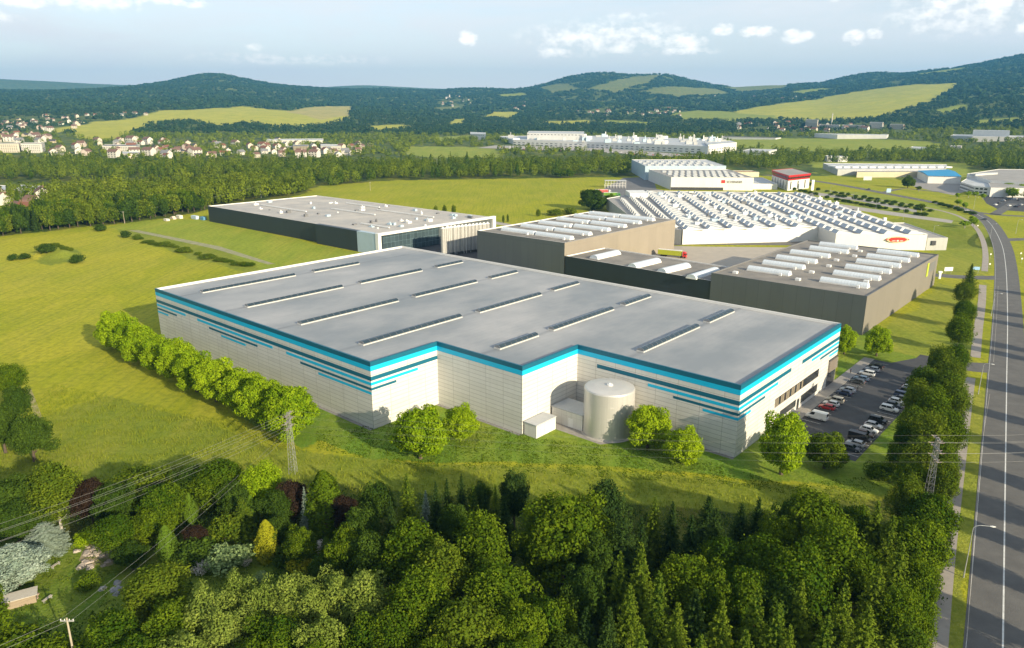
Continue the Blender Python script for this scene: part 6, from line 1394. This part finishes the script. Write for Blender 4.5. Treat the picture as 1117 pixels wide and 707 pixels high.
for bn, poly, n, ph in belts:
    for x, y in scatter(poly, n, len(poly)*7+n, 7.0 if bn != 'hamlet' else 9):
        if inside_b(x, y) or (bn == 'hamlet' and blocked(x, y)): continue
        cand.append((math.hypot(x, y), x, y, ph))
cand.sort(); rc = random.Random(5)
for i, (r_, x, y, ph) in enumerate(cand[:150]):
    fir = rc.random() < .12; mn = rc.choice(['leaf_far','leaf_olive','leaf_mid','leaf_dark','leaf_far']) if not fir else 'needle_dark'
    h = rc.uniform(13, 21)*(.7 if 'houses' in ph else 1)
    tree('midfir' if fir else 'mid', mn, (x, y, float(hfun(x, y))), h, rc.uniform(3.6, 6.6) if not fir else 3, '%s tree %s' % ({'leaf_far':'dull green','leaf_olive':'olive','leaf_mid':'green','leaf_dark':'dark','needle_dark':'pointed dark'}[mn], ph), 'trees '+ph)
def wood_mass(name, label, pts, seed, nq, q, hr_=(12, 20), wr_=(3.5, 7), mname='leaf_far', cat='woodland'):
    """many low-detail crowns in one mesh"""
    rg = np.random.RandomState(seed); P = np.array(pts); n = len(P)
    if n == 0: return
    keep = wob(P[:, 0], P[:, 1], 60, seed % 7)+.35*rg.normal(size=n) > -.75; P = P[keep]; n = len(P)
    z = hfun(P[:, 0], P[:, 1]); cl = np.clip(.5+.6*wob(P[:, 0], P[:, 1], 90, 3+seed % 5), 0, 1); H = rg.uniform(*hr_, n)*(.75+.5*cl); Wd = rg.uniform(*wr_, n)*(.75+.5*rg.rand(n)); tt = np.clip(rg.rand(n)*.8+.45*(cl-.5)+.1, 0, 1); fir = rg.rand(n) < .15
    d = unit(rg, n*nq).reshape(n, nq, 3); d[:, :, 2] = d[:, :, 2]*.9+.1
    lob = unit(rg, n*7).reshape(n, 7, 3); bump = np.max(np.einsum('nqk,nlk->nql', d, lob), axis=2)
    r_ = (.6+.42*bump)[..., None]*(1+.08*rg.normal(size=(n, nq, 1)))
    C = d*r_; zz = C[:, :, 2]*.5+.5; taper = np.where(fir[:, None], np.clip(1.1-zz, .05, 1)*1.0, 1)
    X = P[:, None, 0]+C[:, :, 0]*Wd[:, None]*taper*np.where(fir, .7, 1)[:, None]; Y = P[:, None, 1]+C[:, :, 1]*Wd[:, None]*taper*np.where(fir, .7, 1)[:, None]; Z = z[:, None]+zz*H[:, None]*np.where(fir, 1.12, 1)[:, None]
    C3 = np.stack([X, Y, Z], -1).reshape(-1, 3); Nn = (d+rg.normal(size=d.shape)*.35+np.array([0, 0, .2])).reshape(-1, 3)
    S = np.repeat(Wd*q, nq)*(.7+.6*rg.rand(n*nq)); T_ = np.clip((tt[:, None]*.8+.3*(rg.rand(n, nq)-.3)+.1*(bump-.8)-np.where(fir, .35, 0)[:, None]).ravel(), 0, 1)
    V_, F_ = leaves(rg, C3, Nn, S, .85); o = link(name, npmesh(name, V_, F_, MATS[mname], T_)); tag(o, label, cat, kind='stuff'); return o
rest = cand[150:]
for key, nm in (('left-hand belt', 'dense mixed trees filling the left-hand belt behind the meadow'), ('central', 'dense mixed trees filling the belt beyond the central meadow'), ('second belt', 'dense trees of the second belt left of centre'), ('right-hand belt', 'dense trees of the belt behind the estate on the right'), ('houses', 'trees between the houses at the left edge')):
    pts = [(x, y) for r_, x, y, ph in rest if key in ph or (key == 'central' and 'central' in ph)]
    wood_mass('woodland', nm, pts, len(pts), 230, .27)
# undergrowth skirts the belts so that no bare trunks show
# far woods over the hills and through the towns
FIELDS = [P for c_, P in cover_w if c_ in ('field','tan','pasture','heath') ]
TOWNS = [([G(*p, near=False) for p in poly], d_) for poly, d_ in [([(0,127),(105,125),(110,137),(60,152),(0,154)], .3), ([(0,150),(110,150),(290,156),(290,176),(0,176)], .5), ([(270,150),(430,158),(430,174),(262,175)], .5), ([(472,104),(522,108),(505,120),(476,118)], .4), ([(620,119),(750,117),(765,129),(630,129)], .4), ([(800,134),(990,134),(990,145),(800,147)], .40)]]
rg = np.random.RandomState(31)
def far_pts(r0, r1, n, a0=-.72, a1=.72):
    r_ = np.sqrt(rg.uniform(r0*r0, r1*r1, n)); a = rg.uniform(a0, a1, n); X, Y = r_*np.sin(a), r_*np.cos(a)
    m = np.ones(n, bool); jx = wob(X, Y, 120, 3)*18
    for P in FIELDS: m &= ~inpoly(X+jx, Y+jx, P)
    for P, d_ in TOWNS: m &= ~(inpoly(X, Y, P) & (rg.rand(n) > d_))
    for P, z in FACP: m &= ~inpoly(X, Y, P)
    for c_, P in cover_w[:24]: 
        if c_ in ('meadow',): m &= ~(inpoly(X, Y, P) & (r_ < 1250) )
    for q in hpos: 
        m &= ~((np.abs(X-q[0]) < 9) & (np.abs(Y-q[1]) < 9))
    X, Y = X[m], Y[m]; k = np.array([not inside_b(x, y, 1.03) for x, y in zip(X, Y)]) if len(X) < 60000 and r0 < 4000 else np.ones(len(X), bool)
    return np.stack([X[k], Y[k]], 1)
FACP = [gpoly([(535,163),(640,166),(720,172),(772,175),(772,168),(640,160),(540,157)]), gpoly([(800,170),(850,171.5),(852,166),(800,164)])]
wood_mass('woodland', 'trees scattered through the town and valley floor', far_pts(1420, 2400, 5200), 3, 70, .46, (7, 14), (3.5, 7), 'leaf_far')
wood_mass('woodland', 'woods between the towns at the foot of the hills', far_pts(2400, 3800, 9500), 4, 40, .5, (8, 15), (6, 11), 'leaf_hill')
wood_mass('woodland', 'distant forest covering the hillsides', far_pts(3800, 8100, 24000), 5, 24, .6, (8, 15), (13, 24), 'leaf_hill')
# understorey inside the foreground wood
up = [(px, py) for px, py in [(0,0)]]
U_ = scatter([(-60,600),(100,560),(200,530),(330,545),(560,565),(700,565),(800,575),(960,560),(1010,520),(1020,620),(1008,720),(1008,780),(-200,780),(-200,640)], 900, 61, 3.0, True)
U_ = [p for p in U_ if not inpoly(np.array([p[0]]), np.array([p[1]]), [un(*q) for q in [(-40,560),(60,575),(140,590),(160,620),(130,660),(60,690),(-80,690)]])[0]]
wood_mass('undergrowth', 'dark undergrowth between the trunks of the foreground wood', U_, 6, 110, .16, (1.5, 4), (1.2, 2.6), 'leaf_dark', 'undergrowth')
V2 = scatter([(-60,600),(60,580),(140,590),(170,620),(330,600),(330,640),(130,690),(-60,700)], 170, 62, 2.0, True)
wood_mass('undergrowth', 'low weeds and ground cover plants of the garden', V2, 7, 60, .2, (.4, 1.2), (.5, 1.3), 'leaf_olive', 'undergrowth')
# tall meadow grass
def grass(name, label, poly, n, seed, h0, h1, mname, wd=.10):
    Wp = [un(*p) for p in poly]; rg = np.random.RandomState(seed); xs = [p[0] for p in Wp]; ys = [p[1] for p in Wp]
    X = rg.uniform(min(xs), max(xs), n); Y = rg.uniform(min(ys), max(ys), n); m = inpoly(X, Y, Wp)
    cl = wob(X, Y, 9, seed)+wob(X, Y, 3, seed+1)*.7; m &= rg.rand(n) < np.clip(.55+cl*.7, .05, 1); X, Y = X[m], Y[m]; n = len(X); cl = cl[m]
    h = rg.uniform(h0, h1, n)*(1+.3*cl); a = rg.rand(n)*6.28; w = wd*(.6+rg.rand(n)); dx, dy = np.cos(a)*w, np.sin(a)*w; lx, ly = rg.normal(size=n)*.2*h, rg.normal(size=n)*.2*h
    Z = np.zeros(n); V_ = np.stack([np.stack([X-dx, Y-dy, Z], 1), np.stack([X+dx, Y+dy, Z], 1), np.stack([X+lx+dx*.4, Y+ly+dy*.4, h], 1), np.stack([X+lx-dx*.4, Y+ly-dy*.4, h], 1)], 1).reshape(-1, 3)
    o = link(name, npmesh(name, V_, np.arange(4*n, dtype=np.int32).reshape(n, 4), MATS[mname], np.clip(rg.rand(n)*.6+.2+.25*cl, 0, 1))); tag(o, label, 'grass', kind='stuff')
grass('tall_grass', 'tall unmown grass between the wood and the warehouse lawn', [(-60,520),(0,470),(60,420),(250,460),(340,495),(450,512),(700,520),(860,530),(950,545),(930,560),(800,575),(560,560),(330,540),(100,560),(-60,600)], 150000, 5, .25, .7, 'grass_blades', .05)
grass('lawn_grass', 'short green grass with daisies around the warehouse', [(345,470),(400,465),(480,455),(600,480),(700,490),(780,505),(860,530),(940,520),(960,530),(930,550),(800,530),(560,515),(440,508),(345,490)], 60000, 6, .1, .25, 'leaf_mid', .12)
# air
if True:
    mb = MB(); mb.box(-15500, -15500, -40, 15500, 15500, 900); hz = mb.build('haze', [])
    hm = bpy.data.materials.new('haze_air'); hm.use_nodes = True; t = hm.node_tree; t.nodes.clear(); pv = N(t, 'ShaderNodeVolumePrincipled', Density=7e-5, Anisotropy=.1); pv.inputs['Color'].default_value = (.13,.44,.80,1)
    o_ = N(t, 'ShaderNodeOutputMaterial'); t.links.new(pv.outputs[0], o_.inputs['Volume']); hz.data.materials.append(hm); tag(hz, 'pale summer haze over the whole valley', 'haze', kind='stuff')
